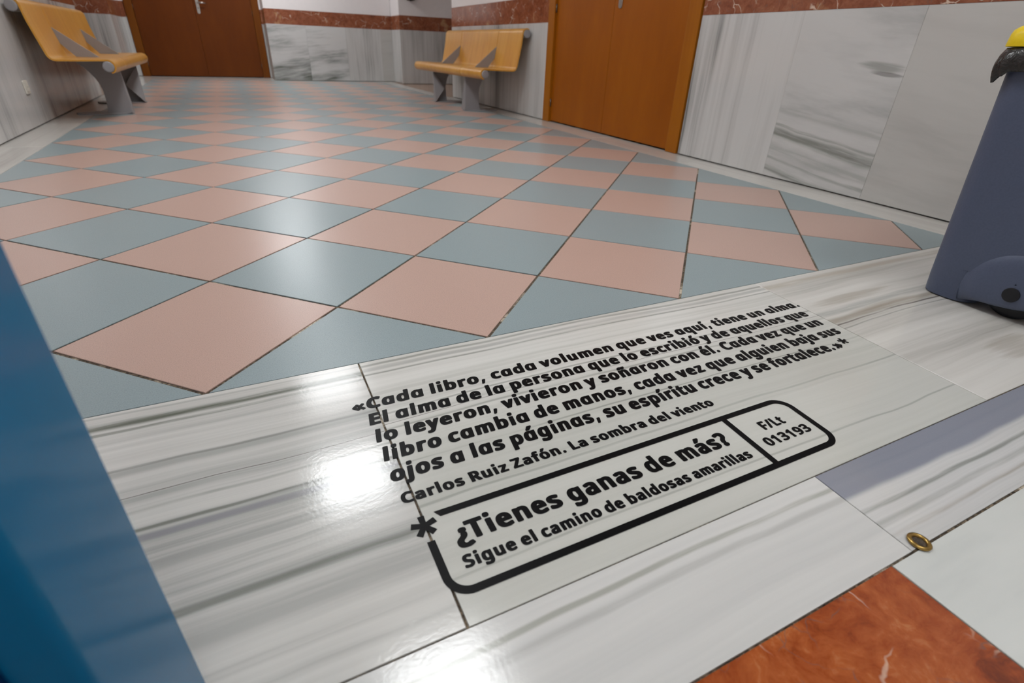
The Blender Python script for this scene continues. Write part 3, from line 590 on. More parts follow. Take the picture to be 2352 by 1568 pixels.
    '¿': '236:132,228 142,225 156,217 161,211 166,198 166,180 164,174 161,167 154,160 137,151 152,145 156,139 156,114 155,105 152,95 145,82 140,75 128,62 90,34 82,25 78,15 78,9 78,2 81,-5 85,-11 92,-15 98,-18 114,-15 144,-4 156,-1 176,-1 188,-3 194,-7 198,-12 211,-40 211,-49 206,-55 188,-64 158,-74 138,-79 118,-81 76,-81 44,-75 30,-71 14,-63 6,-57 -8,-41 -16,-25 -20,-9 -21,15 -19,30 -11,47 -4,57 8,69 40,92 57,108 63,119 64,126 64,138 66,142 70,146 82,151 62,160 57,166 53,175 51,184 51,196 53,205 57,212 68,221 76,225 86,228 94,229 122,229',
    'á': '290:234,6 226,2 216,0 168,0 154,3 136,-1 114,-4 72,-4 52,-1 34,5 18,13 11,17 2,27 -2,32 -8,44 -11,57 -11,80 -10,86 -6,97 2,109 12,119 18,123 30,130 50,137 88,145 114,147 134,147 136,148 137,149 137,154 134,163 128,169 122,172 116,172 102,168 76,159 68,158 46,158 34,161 27,165 14,192 14,199 18,206 32,213 48,218 78,226 98,229 148,229 174,224 194,218 206,212 218,203 226,193 232,181 235,171 237,156 237,14 236,10|136,92 132,94 110,90 102,88 96,83 92,78 90,71 90,65 93,58 98,54 104,53 114,57 124,62 130,68 133,73 137,87|214,329 215,325 215,317 209,306 190,284 170,264 158,254 148,247 140,243 132,242 88,242 77,244 72,247 69,250 67,256 67,265 68,269 96,308 108,330 112,334 120,337 128,339 194,339 206,336 212,333',
    'ó': '309:-4,149 0,161 7,175 17,189 28,200 36,206 62,219 90,227 116,230 144,230 156,229 170,227 188,222 206,216 228,203 242,189 255,170 263,151 267,128 267,97 263,74 258,62 252,49 238,31 228,23 218,16 198,6 178,0 150,-4 108,-4 78,1 58,8 44,16 34,22 20,35 9,49 -2,72 -7,94 -7,131|130,54 137,55 146,60 157,72 163,87 166,108 165,128 163,138 158,150 151,160 144,165 138,169 130,171 122,170 118,168 107,159 102,150 99,144 96,134 94,120 94,102 97,86 101,75 109,64 115,59 120,56|223,329 224,325 224,316 217,304 204,289 174,259 158,247 150,243 142,242 98,242 86,244 80,247 78,250 76,256 76,264 77,268 106,309 118,331 122,334 130,337 138,339 202,339 216,336 220,333',
}
GLYPHS_SEMI = {
    '/': '195:170,297 175,292 176,288 176,282 173,274 140,188 64,8 58,3 48,0 -4,0 -14,3 -20,10 -20,18 60,206 92,292 98,297 108,300 160,300',
    '0': '279:74,299 88,303 104,305 136,305 156,301 176,295 184,290 196,283 214,263 228,238 234,222 239,203 242,185 244,157 243,115 240,92 235,70 225,47 218,36 208,25 190,12 178,5 166,1 138,-4 102,-4 76,1 60,7 44,16 29,30 16,49 5,74 0,96 -3,120 -3,170 1,203 6,224 14,245 22,260 28,269 42,283 48,287 62,295|120,246 112,243 101,234 94,222 90,212 86,196 83,176 82,165 82,128 83,114 87,91 94,71 102,59 112,53 120,51 130,54 139,61 146,71 150,81 153,92 157,116 158,128 158,162 154,195 146,220 142,229 134,239 126,245',
    '1': '279:162,1 156,0 106,0 96,3 90,8 89,14 89,198 86,198 76,191 66,188 48,188 42,189 37,192 30,198 16,215 14,220 14,228 20,235 96,295 102,298 110,300 158,300 168,297 171,294 173,290 173,12 172,8 170,6',
    '3': '279:0,14 -4,18 -5,21 -5,54 -4,59 2,64 12,67 30,67 58,57 76,53 100,50 114,51 132,55 143,62 150,72 153,81 153,89 152,99 148,105 142,111 134,116 118,121 100,123 56,123 46,126 42,130 41,134 41,166 43,170 46,173 58,177 94,177 110,179 122,183 136,191 142,201 145,212 143,225 137,236 130,242 124,245 110,247 98,244 86,240 54,223 48,222 30,222 22,224 18,227 0,250 -3,257 -3,263 -2,266 4,272 14,278 40,291 58,298 88,304 140,304 154,302 180,294 196,285 214,269 220,261 227,246 231,229 231,204 229,193 226,185 217,171 199,154 214,145 225,134 234,121 239,108 240,99 240,76 239,68 234,54 226,39 214,26 194,13 172,4 154,0 136,-3 124,-4 78,-4 56,-2 22,5 6,11',
    '9': '279:140,304 158,299 170,295 184,289 194,282 204,274 214,262 223,249 230,235 239,207 242,185 242,139 238,109 232,86 223,66 215,52 208,43 187,23 176,17 164,10 148,4 128,-1 102,-4 60,-4 42,-2 28,1 22,6 19,11 19,42 20,46 24,50 30,52 38,54 54,54 74,50 88,50 102,52 110,55 124,63 134,71 143,84 150,101 148,103 146,103 134,100 118,99 82,100 66,103 54,107 38,115 28,121 10,140 4,151 -1,167 -3,180 -3,205 -1,220 3,235 12,253 19,264 30,277 42,285 50,291 66,297 86,303 96,304|116,246 110,245 104,241 94,233 86,219 82,200 82,187 83,181 85,173 89,165 93,160 98,156 110,152 120,152 128,154 143,162 149,168 153,174 156,180 157,187 156,196 153,208 149,218 144,227 134,238 122,245',
    'F': '256:24,3 18,8 17,12 17,286 18,292 24,297 34,300 214,300 226,297 230,294 232,290 232,254 231,248 226,244 214,241 106,241 104,240 103,236 103,172 104,168 206,168 216,166 222,162 224,158 224,126 223,120 218,116 208,113 104,113 103,110 103,12 102,7 96,3 86,0 34,0',
    'L': '259:24,298 34,300 86,300 98,297 103,290 104,57 108,56 216,56 226,54 232,49 234,44 234,10 232,6 228,3 216,0 34,0 24,3 18,8 17,14 17,288 18,293',
    't': '190:160,5 152,2 138,-2 122,-4 88,-4 74,-2 54,4 40,12 27,24 20,36 17,45 15,57 15,171 12,174 0,174 -6,175 -14,179 -17,184 -17,204 -16,208 -12,212 14,223 16,225 29,266 32,270 36,274 48,277 84,277 93,274 98,271 100,266 100,228 101,225 150,225 160,221 164,216 165,212 165,185 164,181 160,177 148,174 102,174 100,172 100,169 100,69 102,59 106,53 112,50 132,53 148,53 158,51 162,48 166,42 166,14 165,9',
}

# ------------------------------------------------------------------ floor
XL, XR = -0.78, 3.048           # faces of the two long walls
FX0, FX1 = -0.5657, 2.8284      # tile field
FY0, FY1 = -0.2828, 8.768
T = 0.4                         # tile edge
Q = T / math.sqrt(2)


def clip(poly, axis, val, keep_greater):
    out = []
    for i in range(len(poly)):
        a, b = poly[i - 1], poly[i]
        ia = (a[axis] >= val) == keep_greater
        ib = (b[axis] >= val) == keep_greater
        if ia != ib:
            k = (val - a[axis]) / (b[axis] - a[axis])
            out.append((a[0] + (b[0] - a[0]) * k, a[1] + (b[1] - a[1]) * k))
        if ib:
            out.append(b)
    return out


fl = MB()
fl.box(-3.6, 6.2, -3.6, 9.9, -0.12, -0.0024, 0)
for i in range(-18, 34):
    for j in range(-34, 18):
        g = 0.0032 / T
        cs = [(i + g, j + g), (i + 1 - g, j + g), (i + 1 - g, j + 1 - g), (i + g, j + 1 - g)]
        P = [((a + b) * Q, (a - b) * Q) for a, b in cs][::-1]
        e = 0.0012
        for ax, val, kg in ((0, FX0 + e, True), (0, FX1 - e, False), (1, FY0 + e, True), (1, FY1 - e, False)):
            P = clip(P, ax, val, kg)
            if len(P) < 3:
                break
        if len(P) < 3:
            continue
        cx = sum(p[0] for p in P) / len(P)
        cy = sum(p[1] for p in P) / len(P)
        r = max(math.hypot(p[0] - cx, p[1] - cy) for p in P)
        k = 1 - 0.0011 / r
        mt = 1 if (i + j) % 2 == 0 else 2
        dz = random.uniform(-0.00025, 0.00025)
        top = [(cx + (x - cx) * k, cy + (y - cy) * k, dz) for x, y in P]
        mid = [(x, y, dz - 0.0009) for x, y in P]
        bot = [(x, y, -0.0036) for x, y in P]
        fl.poly(top, mt)
        for ring0, ring1 in ((mid, top), (bot, mid)):
            for a in range(len(P)):
                b = (a + 1) % len(P)
                fl.poly([ring0[a], ring0[b], ring1[b], ring1[a]], mt)


def slab(poly, mat, z1=0.0, turn=False, seed=0.0, z0=-0.0036):
    uv = (lambda a, b: (b + seed, a + seed * 0.7)) if turn else (lambda a, b: (a + seed, b))
    cx = sum(p[0] for p in poly) / len(poly)
    cy = sum(p[1] for p in poly) / len(poly)
    r = max(math.hypot(p[0] - cx, p[1] - cy) for p in poly)
    k = 1 - 0.0008 / r
    top = [(cx + (x - cx) * k, cy + (y - cy) * k) for x, y in poly]
    fl.poly([(x, y, z1) for x, y in top], mat, [uv(x, y) for x, y in top])
    n = len(poly)
    for a in range(n):
        b = (a + 1) % n
        for r0, za, r1, zb in ((poly, z1 - 0.0007, top, z1), (poly, z0, poly, z1 - 0.0007)):
            fl.poly([(r0[a][0], r0[a][1], za), (r0[b][0], r0[b][1], za), (r1[b][0], r1[b][1], zb), (r1[a][0], r1[a][1], zb)],
                    mat, [uv(*r0[a]), uv(*r0[b]), uv(*r1[b]), uv(*r1[a])])


def quad(x0, x1, y0, y1):
    return [(x0, y0), (x1, y0), (x1, y1), (x0, y1)]


Y1 = -0.8935                       # joint between the lettered slabs and the narrow row
slab([(XL, Y1 + .0015), (0.5535, Y1 + .0015), (0.5570, FY0 - .001), (XL, FY0 - .001)], 3, 0.0)
slab([(0.5570, Y1 + .001), (1.6575, Y1 + .001), (1.6990, FY0 - .001), (0.5600, FY0 - .001)], 4, -0.0002)
slab([(1.6595, Y1 + .0015), (XR, Y1 + .0015), (XR, FY0 - .001), (1.7010, FY0 - .001)], 5, 0.0)
Y2 = -1.046
slab(quad(-3.4, 0.02, Y2 + .001, Y1 - .0015), 7, 0.0, seed=3.1)
slab([(0.0215, Y2 + .001), (1.1375, Y2 + .001), (1.1425, Y1 - .001), (0.0215, Y1 - .001)], 7, 0.0)
slab([(1.1390, Y2 + .0015), (2.30, Y2 + .0015), (2.30, Y1 - .001), (1.1440, Y1 - .001)], 6, -0.0002)
slab(quad(2.3015, 6.0, Y2 + .0015, Y1 - .001), 6, 0.0, seed=0.0)
slab([(-3.4, -2.05), (1.096, -2.05), (1.0875, Y2 - .0015), (-3.4, Y2 - .0015)], 9, 0.0)
slab([(1.0985, -2.05), (6.0, -2.05), (6.0, Y2 - .002), (1.0895, Y2 - .002)], 8, 0.0)
slab(quad(-3.4, 6.0, -3.5, -2.052), 8, 0.0, seed=5.0)
slab(quad(XL - 2.6, XL, Y1 + .0015, FY0), 8, 0.0, seed=2.0)
slab(quad(XR, 6.0, Y1 + .0015, FY0), 8, 0.0, seed=4.0)
# marble borders along the tile field
ys = [FY0 + .001, 0.27, 1.30, 2.32, 3.34, 4.36, 5.38, 5.865]
for k in range(len(ys) - 1):
    slab(quad(FX1 + .0006, XR + .02, ys[k] + .0005, ys[k + 1] - .0005), 10, random.uniform(-.0004, .0003), True, k * 1.7)
ys = [FY0 + .001, 0.66, 1.68, 2.70, 3.72, 4.74, 5.76, 6.04]
for k in range(len(ys) - 1):
    slab(quad(XL - .02, FX0 - .0006, ys[k] + .0005, ys[k + 1] - .0005), 10, random.uniform(-.0003, .0003), True, 20 + k * 1.3)
for xa, xb, ya, sd in ((FX1 + .0006, 3.0, 5.866, 31), (XL, FX0 - .0006, 6.041, 41)):
    yy = [ya, 6.9, 7.92, FY1 - .0005]
    for k in range(3):
        slab(quad(xa, xb, yy[k], yy[k + 1] - .001), 10, 0.0, True, sd + k * 1.9)
for k, (xa, xb) in enumerate(((-1.0, 0.3), (0.301, 1.5), (1.501, 3.2))):
    slab(quad(xa, xb, FY1 + .0006, 9.8), 10, 0.0, False, 50 + 2 * k)
slab(quad(3.001, 5.9, 5.87, FY1 - .001), 11)
slab(quad(-3.3, XL - .001, 6.045, FY1 - .001), 11, seed=6)
floor = structure(fl.build('floor', [m_grout, m_pink, m_blue, m_marble_left, m_marble_text, m_marble_right, m_marble_blue,
                                     m_marble_row, m_marble_plain, m_red_floor, m_marble_strip, m_recess], weld=False))

# ------------------------------------------------------------------ walls
Z1, Z2 = 0.79, 0.99      # marble / red band heights


def frame_fn(o, t, n):
    o, t, n = Vector(o), Vector(t), Vector(n)
    return lambda s, z, d: tuple(o + t * s + n * d + Vector((0, 0, z)))


def wall_run(wname, tname, o, t, n, s0, s1, joints, kinds, bjoints, door=None, top=CEIL, zdoor=2.12, inset=(0, 0)):
    """marble panels, a red band and white paint above; a door cuts through from door[0] to door[1]"""
    mp = frame_fn(o, t, n)
    flip = Vector(t).cross(Vector((0, 0, 1))).dot(Vector(n)) < 0
    core = MB()

    def blk(mb, a, b, z0, z1, d0, d1, mat, uv=None):
        P = [(a, z0), (b, z0), (b, z1), (a, z1)]
        if flip:
            P = P[::-1]
        mb.prism(P, d0, d1, mp, mat, uv)

    spans = [(s0, s1)] if not door else [(s0, door[0]), (door[1], s1)]
    for a, b in spans:
        blk(core, a + (inset[0] if a == s0 else 0), b - (inset[1] if b == s1 else 0), 0, Z2, -0.14, -0.022, 1)
        blk(core, a, b, Z2 + 0.001, top, -0.14, -0.003, 0)
    if door:
        blk(core, door[0], door[1], zdoor, top, -0.14, -0.003, 0)
        blk(core, door[0], door[1], 0, zdoor, -0.14, -0.09, 1)
    w = structure(core.build(wname, [m_paint, m_dark], weld=False))
    tr = MB()
    keys = {'V': 0, 'H': 1, 'P': 2, 'S': 4}
    for k, (a, b) in enumerate(joints):
        kd = kinds[k % len(kinds)]
        sd = random.uniform(0, 40)
        uv = (lambda s, z, q=sd: (z + q, s + q)) if kd == 'V' else ((lambda s, z: (s, z - 0.12 * s + 0.03)) if kd == 'S' else (lambda s, z, q=sd: (s + q, z - 0.12 * s + q)))
        blk(tr, a + .0005, b - .0005, 0.0065, Z1 - 0.0006, -0.02, random.uniform(-.0006, .0004), keys[kd], uv)
    for a, b in bjoints:
        sd = random.uniform(0, 40)
        blk(tr, a + .0004, b - .0004, Z1 + .0004, Z2, -0.02, random.uniform(-.0003, .0006), 3, lambda s, z, q=sd: (s + q, z))
    structure(tr.build(tname, [m_wall_v, m_wall_h, m_wall_p, m_red_wall, m_wall_s], weld=False, bevel=0.0012, seg=1))
    return mp, flip


def pairs(L):
    return list(zip(L[:-1], L[1:]))


D1a, D1b = 1.567, 3.418
wall_run('wall_right', 'trim_1', (XR, 0, 0), (0, 1, 0), (-1, 0, 0), -3.4, 5.865,
         pairs([-3.4, -2.6, -1.9, -1.2, -.62, .288, .86, D1a - .006]) + pairs([D1b + .004, 3.99, 4.72, 5.29, 5.865]),
         ['V', 'H', 'P', 'V', 'P', 'S', 'V', 'V', 'V', 'V', 'V', 'V'],
         pairs([-3.4, -2.2, -1.0, .1, 1.02, D1a - .006]) + pairs([D1b + .004, 3.72, 4.55, 5.42, 5.865]), (D1a, D1b))
wall_run('wall_left', 'trim_2', (XL, 0, 0), (0, 1, 0), (1, 0, 0), -3.4, 6.04,
         pairs([-3.4, -2.5, -1.6, -.7, .2, 1.1, 1.9, 2.5, 3.02, 3.64, 4.3, 4.9, 5.5, 6.04]), ['V'],
         pairs([-3.4, -2.2, -1.0, .1, 1.2, 2.4, 3.6, 4.8, 6.04]))
YF = 8.93
wall_run('wall_far', 'trim_3', (0, YF, 0), (1, 0, 0), (0, -1, 0), 1.12, 3.09,
         pairs([1.12, 1.70, 2.317, 2.896, 3.09]), ['H', 'H', 'V', 'P'], pairs([1.12, 2.0, 2.9, 3.09]), inset=(.03, 0))
wall_run('wall_alcove_right', 'trim_4', (1.12, 0, 0), (0, 1, 0), (-1, 0, 0), YF + .0205, 9.55, pairs([YF + .0205, 9.55]), ['V'],
         pairs([YF + .0205, 9.55]))
D2a, D2b = -0.755, 1.098
wall_run('wall_alcove', 'trim_5', (0, 9.55, 0), (1, 0, 0), (0, -1, 0), -0.82, 1.12,
         [(-0.82, D2a - .003), (D2b + .002, 1.12)], ['V'], [(-0.82, D2a - .003), (D2b + .002, 1.12)], (D2a, D2b))
wall_run('wall_alcove_left', 'trim_6', (-0.82, 0, 0), (0, 1, 0), (1, 0, 0), 8.5205, 9.55, pairs([8.5205, 8.9, 9.55]), ['V'],
         pairs([8.5205, 9.55]))
wall_run('wall_recess_left', 'trim_7', (0, 8.5, 0), (1, 0, 0), (0, -1, 0), -3.2, -0.82,
         pairs([-3.2, -2.4, -1.75, -1.2, -0.82]), ['V', 'V', 'V', 'V'], pairs([-3.2, -2.0, -1.25, -0.82]), inset=(0, .03))
wall_run('wall_recess_right', 'trim_8', (0, 8.4, 0), (1, 0, 0), (0, -1, 0), 3.09, 5.9,
         pairs([3.09, 3.53, 4.0, 4.6, 5.2, 5.9]), ['V', 'V', 'P', 'V'], pairs([3.09, 3.53, 4.6, 5.9]), inset=(.03, 0))
wall_run('wall_corner_right', 'trim_9', (3.09, 0, 0), (0, 1, 0), (-1, 0, 0), 8.4205, YF - .001, [(8.4205, YF - .001)], ['V'],
         [(8.4205, YF - .001)])
# plain closing walls of the side recesses and of the hall behind the viewer
for nm, (x0, x1, y0, y1) in dict(wall_back=(-3.5, 6.1, -3.6, -3.45), wall_recess_end_left=(-3.4, -3.25, 6.05, 8.6),
                                 wall_recess_end_right=(5.95, 6.1, 5.8, 8.6),
                                 wall_recess_front_right=(3.19, 6.1, 5.72, 5.86),
                                 wall_recess_front_left=(-3.4, -0.925, 5.9, 6.035)).items():
    b = MB()
    b.box(x0, x1, y0, y1, 0.0, CEIL, 0)
    structure(b.build(nm, m_paint))
b = MB()
b.box(-0.80, 1.11, YF + .005, 9.54, 2.25, CEIL - .002, 0)  # unseen dropped block added over the alcove to keep lamp light off the far door
structure(b.build('added_shade_block', m_paint))
b = MB()
b.box(-3.6, 6.2, -3.65, 9.9, CEIL, CEIL + 0.1, 0)
structure(b.build('ceiling', m_ceiling))


# ------------------------------------------------------------------ doors
def door(idx, o, t, n, a, b, seam, plate_s, lever_dir, zplate, hinges, label, m_door, m_frame):
    mp = frame_fn(o, t, n)
    flip = Vector(t).cross(Vector((0, 0, 1))).dot(Vector(n)) < 0

    def blk(mb, s0, s1, z0, z1, d0, d1, mat=0):
        P = [(s0, z0), (s1, z0), (s1, z1), (s0, z1)]
        mb.prism(P[::-1] if flip else P, d0, d1, mp, mat)

    root = structure(empty('door_%d' % idx, mp((a + b) / 2, 0, 0)))
    root['label'] = label
    inv = Matrix.Translation(-Vector(root.location))
    H = 2.12
    fw_ = 0.108

    def put(mb, name, mat, bev, parent=None):
        ob = mb.build(name, mat, None, bevel=bev)
        ob.data.transform(inv)
        ob.parent = parent or root
        return ob

    for s0, s1 in ((a + .002, a + fw_), (b - fw_, b - .002)):
        m = MB()
        blk(m, s0, s1, 0.001, H - fw_, -0.085, 0.012)
        put(m, 'jamb', m_frame, 0.003)
    m = MB()
    blk(m, a + .002, b - .002, H - fw_ + .0005, H - .003, -0.085, 0.012)
    put(m, 'lintel', m_frame, 0.003)
    leaves = []
    for s0, s1 in ((a + fw_ + .003, seam - .0015), (seam + .0015, b - fw_ - .003)):
        m = MB()
        blk(m, s0, s1, 0.010, H - fw_ - .004, -0.055, -0.012)
        leaves.append(put(m, 'leaf', m_door, 0.002))
    leaf = leaves[0] if plate_s < seam else leaves[1]
    m = MB()
    w = 0.021
    pl = [(plate_s + x, z) for x, z in rrect(-w, w, zplate, zplate + 0.235, 0.0205, 8)]
    m.prism(pl[::-1] if flip else pl, -0.0125, -0.005, mp)
    hole = [(plate_s + 0.006 * math.cos(q * math.pi / 6), zplate + 0.075 + 0.009 * math.sin(q * math.pi / 6)) for q in range(12)]
    hd = put(m, 'handle_plate', m_steel, 0.0015, leaf)
    m = MB()
    m.prism(hole[::-1] if flip else hole, -0.0048, -0.0044, mp)
    m2 = put(m, 'keyhole', m_dark, 0, leaf)
    m = MB()
    zl = zplate + 0.148
    m.path_tube([mp(plate_s, zl, -.0045), mp(plate_s, zl, 0.035), mp(plate_s + lever_dir * .006, zl, 0.048),
                 mp(plate_s + lever_dir * .02, zl, 0.054), mp(plate_s + lever_dir * .06, zl - .002, 0.055),
                 mp(plate_s + lever_dir * .118, zl - .006, 0.052)], 0.0095)
    put(m, 'lever', m_steel, 0, leaf)
    for s, z in hinges:
        m = MB()
        m.tube(mp(s, z, -0.004), mp(s, z + 0.062, -0.004), 0.0058, 12)
        put(m, 'hinge', m_dark_steel, 0, leaves[0] if s < seam else leaves[1])
    return root


door(1, (XR, 0, 0), (0, 1, 0), (-1, 0, 0), D1a, D1b, 2.483, 2.410, -1, 0.857,
     [(D1b - .1095, .13), (D1b - .1095, .86), (D1b - .1095, 1.7), (D1a + .1095, .14), (D1a + .1095, .87), (D1a + .1095, 1.7)],
     'double wooden door in the right wall beside the bench', m_door, m_frame)
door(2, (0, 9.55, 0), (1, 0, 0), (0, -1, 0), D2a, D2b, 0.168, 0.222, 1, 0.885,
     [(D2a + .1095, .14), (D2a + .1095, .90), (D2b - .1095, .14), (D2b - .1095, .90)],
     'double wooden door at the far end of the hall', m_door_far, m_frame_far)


# ------------------------------------------------------------------ benches
def arc(c, r, a0, a1, k):
    return [(c[0] + r * math.cos(math.radians(a0 + (a1 - a0) * i / k)), c[1] + r * math.sin(math.radians(a0 + (a1 - a0) * i / k)))
            for i in range(k + 1)]


BL_ = 1.04        # half length
SEAM = 0.505
BT = (0.050, 0.703)     # back tube (distance from wall, height)
FT = (0.470, 0.362)     # front tube
TR = 0.033


def bench_profile():
    """plywood centre line, from behind the top tube to under the front tube"""
    p = arc(BT, TR + .007, 125, 12, 10)
    p += [(0.101, 0.62), (0.122, 0.52)]
    p += arc((0.183, 0.437), 0.042, 192, 270, 8)
    p += [(0.30, 0.3965), (0.42, 0.4005)]
    p += arc(FT, TR + .007, 88, -78, 12)
    return p


def make_bench(label):
    root = empty('bench')
    tag(root, label, 'bench', 'plywood and steel benches along the walls')
    pr = bench_profile()
    L = [0.0]
    for a, b in zip(pr[:-1], pr[1:]):
        L.append(L[-1] + math.hypot(b[0] - a[0], b[1] - a[1]))
    hw = 0.0055
    nrm = []
    for i in range(len(pr)):
        a, b = pr[max(i - 1, 0)], pr[min(i + 1, len(pr) - 1)]
        dx, dy = b[0] - a[0], b[1] - a[1]
        q = math.hypot(dx, dy)
        nrm.append((-dy / q, dx / q))
    for k, (y0, y1) in enumerate(((-BL_, -SEAM - .0045), (-SEAM + .0045, SEAM - .0045), (SEAM + .0045, BL_))):
        m = MB()
        sd = k * 3.3
        o_ = [(p[0] + n[0] * hw, p[1] + n[1] * hw) for p, n in zip(pr, nrm)]
        i_ = [(p[0] - n[0] * hw, p[1] - n[1] * hw) for p, n in zip(pr, nrm)]
        for side, rev in ((o_, False), (i_, True)):
            rows = [[(x, y, z) for y in (y0, y1)] for x, z in side]
            uvs = [[(l + sd, y + sd) for y in (y0, y1)] for l in L]
            if rev:
                rows = [r[::-1] for r in rows]
                uvs = [r[::-1] for r in uvs]
            m.grid(rows, 0, False, True, uvs)
        for y in (y0, y1):
            for a in range(len(pr) - 1):
                P = [(o_[a][0], y, o_[a][1]), (o_[a + 1][0], y, o_[a + 1][1]), (i_[a + 1][0], y, i_[a + 1][1]), (i_[a][0], y, i_[a][1])]
                m.poly(P if y == y1 else P[::-1], 0, [(L[a], .5), (L[a + 1], .5), (L[a + 1], .506), (L[a], .506)])
        for a in (0, len(pr) - 1):
            m.poly([(o_[a][0], y0, o_[a][1]), (o_[a][0], y1, o_[a][1]), (i_[a][0], y1, i_[a][1]), (i_[a][0], y0, i_[a][1])], 0)
        ob = m.build('seat_panel', m_bench, root)
        md = ob.modifiers.new('edges', 'EDGE_SPLIT')
        md.split_angle = math.radians(40)
    for c, nm in ((BT, 'back_tube'), (FT, 'front_tube')):
        m = MB()
        m.tube((c[0], -BL_ - .004, c[1]), (c[0], BL_ + .004, c[1]), TR, 32)
        tb = m.build(nm, m_grey_metal, root, bevel=0.002)
        for sg in (-1, 1):
            m = MB()
            ring = lambda r, y: [(c[0] + r * math.cos(2 * math.pi * q / 32), y, c[1] + r * math.sin(2 * math.pi * q / 32)) for q in range(32)]
            ys_ = [(TR + .001, .0045), (TR + .001, .009), (TR - .002, .0115), (TR - .008, .0125), (0.001, .0125)]
            m.grid([ring(r, sg * (BL_ + y)) if sg > 0 else ring(r, sg * (BL_ + y))[::-1] for r, y in ys_], 0, True)
            m.build('end_cap', m_grey_metal, tb)
    # dividers standing in the seams
    for y in (-SEAM, SEAM):
        m = MB()
        P = [(0.098, 0.604), (0.114, 0.512), (0.206, 0.403), (0.345, 0.403), (0.352, 0.404)]
        m.prism(P, -0.003, 0.003, lambda a, b, c, y=y: (a, y + c, b))
        m.build('divider', m_grey_metal, root, bevel=0.001)
    for sg in (-1, 1):
        yl = sg * 0.505
        leg = empty('leg')
        leg.parent = root
        m = MB()
        back = [(0.292, 0.008), (0.302, 0.06), (0.307, 0.115), (0.307, 0.17), (0.297, 0.22), (0.280, 0.262), (0.255, 0.300),
                (0.226, 0.335), (0.190, 0.368), (0.160, 0.3885)]
        P = [(0.455, 0.008)] + back + [(0.30, 0.390), (0.405, 0.392), (0.425, 0.375), (0.438, 0.335), (0.455, 0.318)]
        m.prism(P, -0.004, 0.004, lambda a, b, c: (a, yl + c, b))
        m.build('leg_plate', m_grey_metal, leg, bevel=0.001)
        m = MB()
        iy = -sg
        A = (0.456, yl + iy * .003, 0.312)
        B = (0.456, yl + iy * .003, 0.010)
        Pp = (0.338, yl + iy * .070, 0.152)
        Bf = (0.462, yl + iy * .095, 0.009)
        for tri in ([A, B, Bf], [A, Bf, Pp]):
            m.poly(tri)
        ob = m.build('leg_flange', m_grey_metal, leg)
        md = ob.modifiers.new('thickness', 'SOLIDIFY')
        md.thickness = 0.006
        md.offset = 0
        m = MB()
        oval = []
        for q in range(40):
            a = 2 * math.pi * q / 40
            oval.append((0.275 + 0.195 * math.cos(a), yl + iy * .045 + 0.10 * math.sin(a) * (1.0 - 0.25 * math.cos(a))))
        m.prism(oval, 0.0006, 0.009)
        m.build('foot_plate', m_grey_metal, leg, bevel=0.002)
        m = MB()
        m.tube((0.425, yl, 0.30), (0.46, yl, 0.345), 0.012, 12)
        m.build('tube_bracket', m_grey_metal, leg)
        m = MB()
        m.path_tube([(0.17, yl, 0.382), (0.118, yl, 0.43), (0.085, yl, 0.56), (0.055, yl, 0.672)], 0.011)
        m.build('back_support', m_grey_metal, leg)
    return root


bench = make_bench('slatless plywood bench with steel dividers against the right wall beside the wooden door')
bench['label'] = 'curved plywood bench with grey metal legs against the right wall'
bench.location = (XR - .001, 4.77, 0)
bench.rotation_euler = (0, 0, math.pi)
bench2 = copy_tree(bench)
bench2['label'] = 'curved plywood bench with grey metal legs against the left wall above a socket'
bench2.location = (XL + .001, 4.77, 0)
bench2.rotation_euler = (0, 0, 0)


# ------------------------------------------------------------------ wheeled bin
def loft(m, secs, seg=6, mat=0, caps=(True, True)):
    rows = []
    for (x0, x1, y0, y1, r, z) in secs:
        rows.append([(x, y, z) for x, y in rrect(x0, x1, y0, y1, r, seg)])
    m.grid(rows, mat, True, True)
    if caps[0]:
        m.poly(rows[0][::-1], mat)
    if caps[1]:
        m.poly(rows[-1], mat)


bin_root = tag(empty('wheeled_bin', (2.34, -0.66, 0)), 'slate blue wheeled bin with black liner and yellow lid at the right edge', 'bin')
off = Matrix.Translation(-Vector(bin_root.location))


def bput(mb, name, mat, bev=0.0, parent=None, split=True):
    ob = mb.build(name, mat, None, bevel=bev)
    ob.data.transform(off)
    ob.parent = parent or bin_root
    if split:
        md = ob.modifiers.new('edges', 'EDGE_SPLIT')
        md.split_angle = math.radians(48)
    return ob


def bx(z):     # left face leans outwards
    return 2.136 - 0.057 * z


m = MB()


def bin_sec(z, rear, ins=0.0, lip=0.0):
    xa = bx(z)
    return (xa + ins - lip, 4.68 - xa - ins + lip, rear + ins - lip, -0.492 + 0.038 * z - ins + lip, 0.05, z)


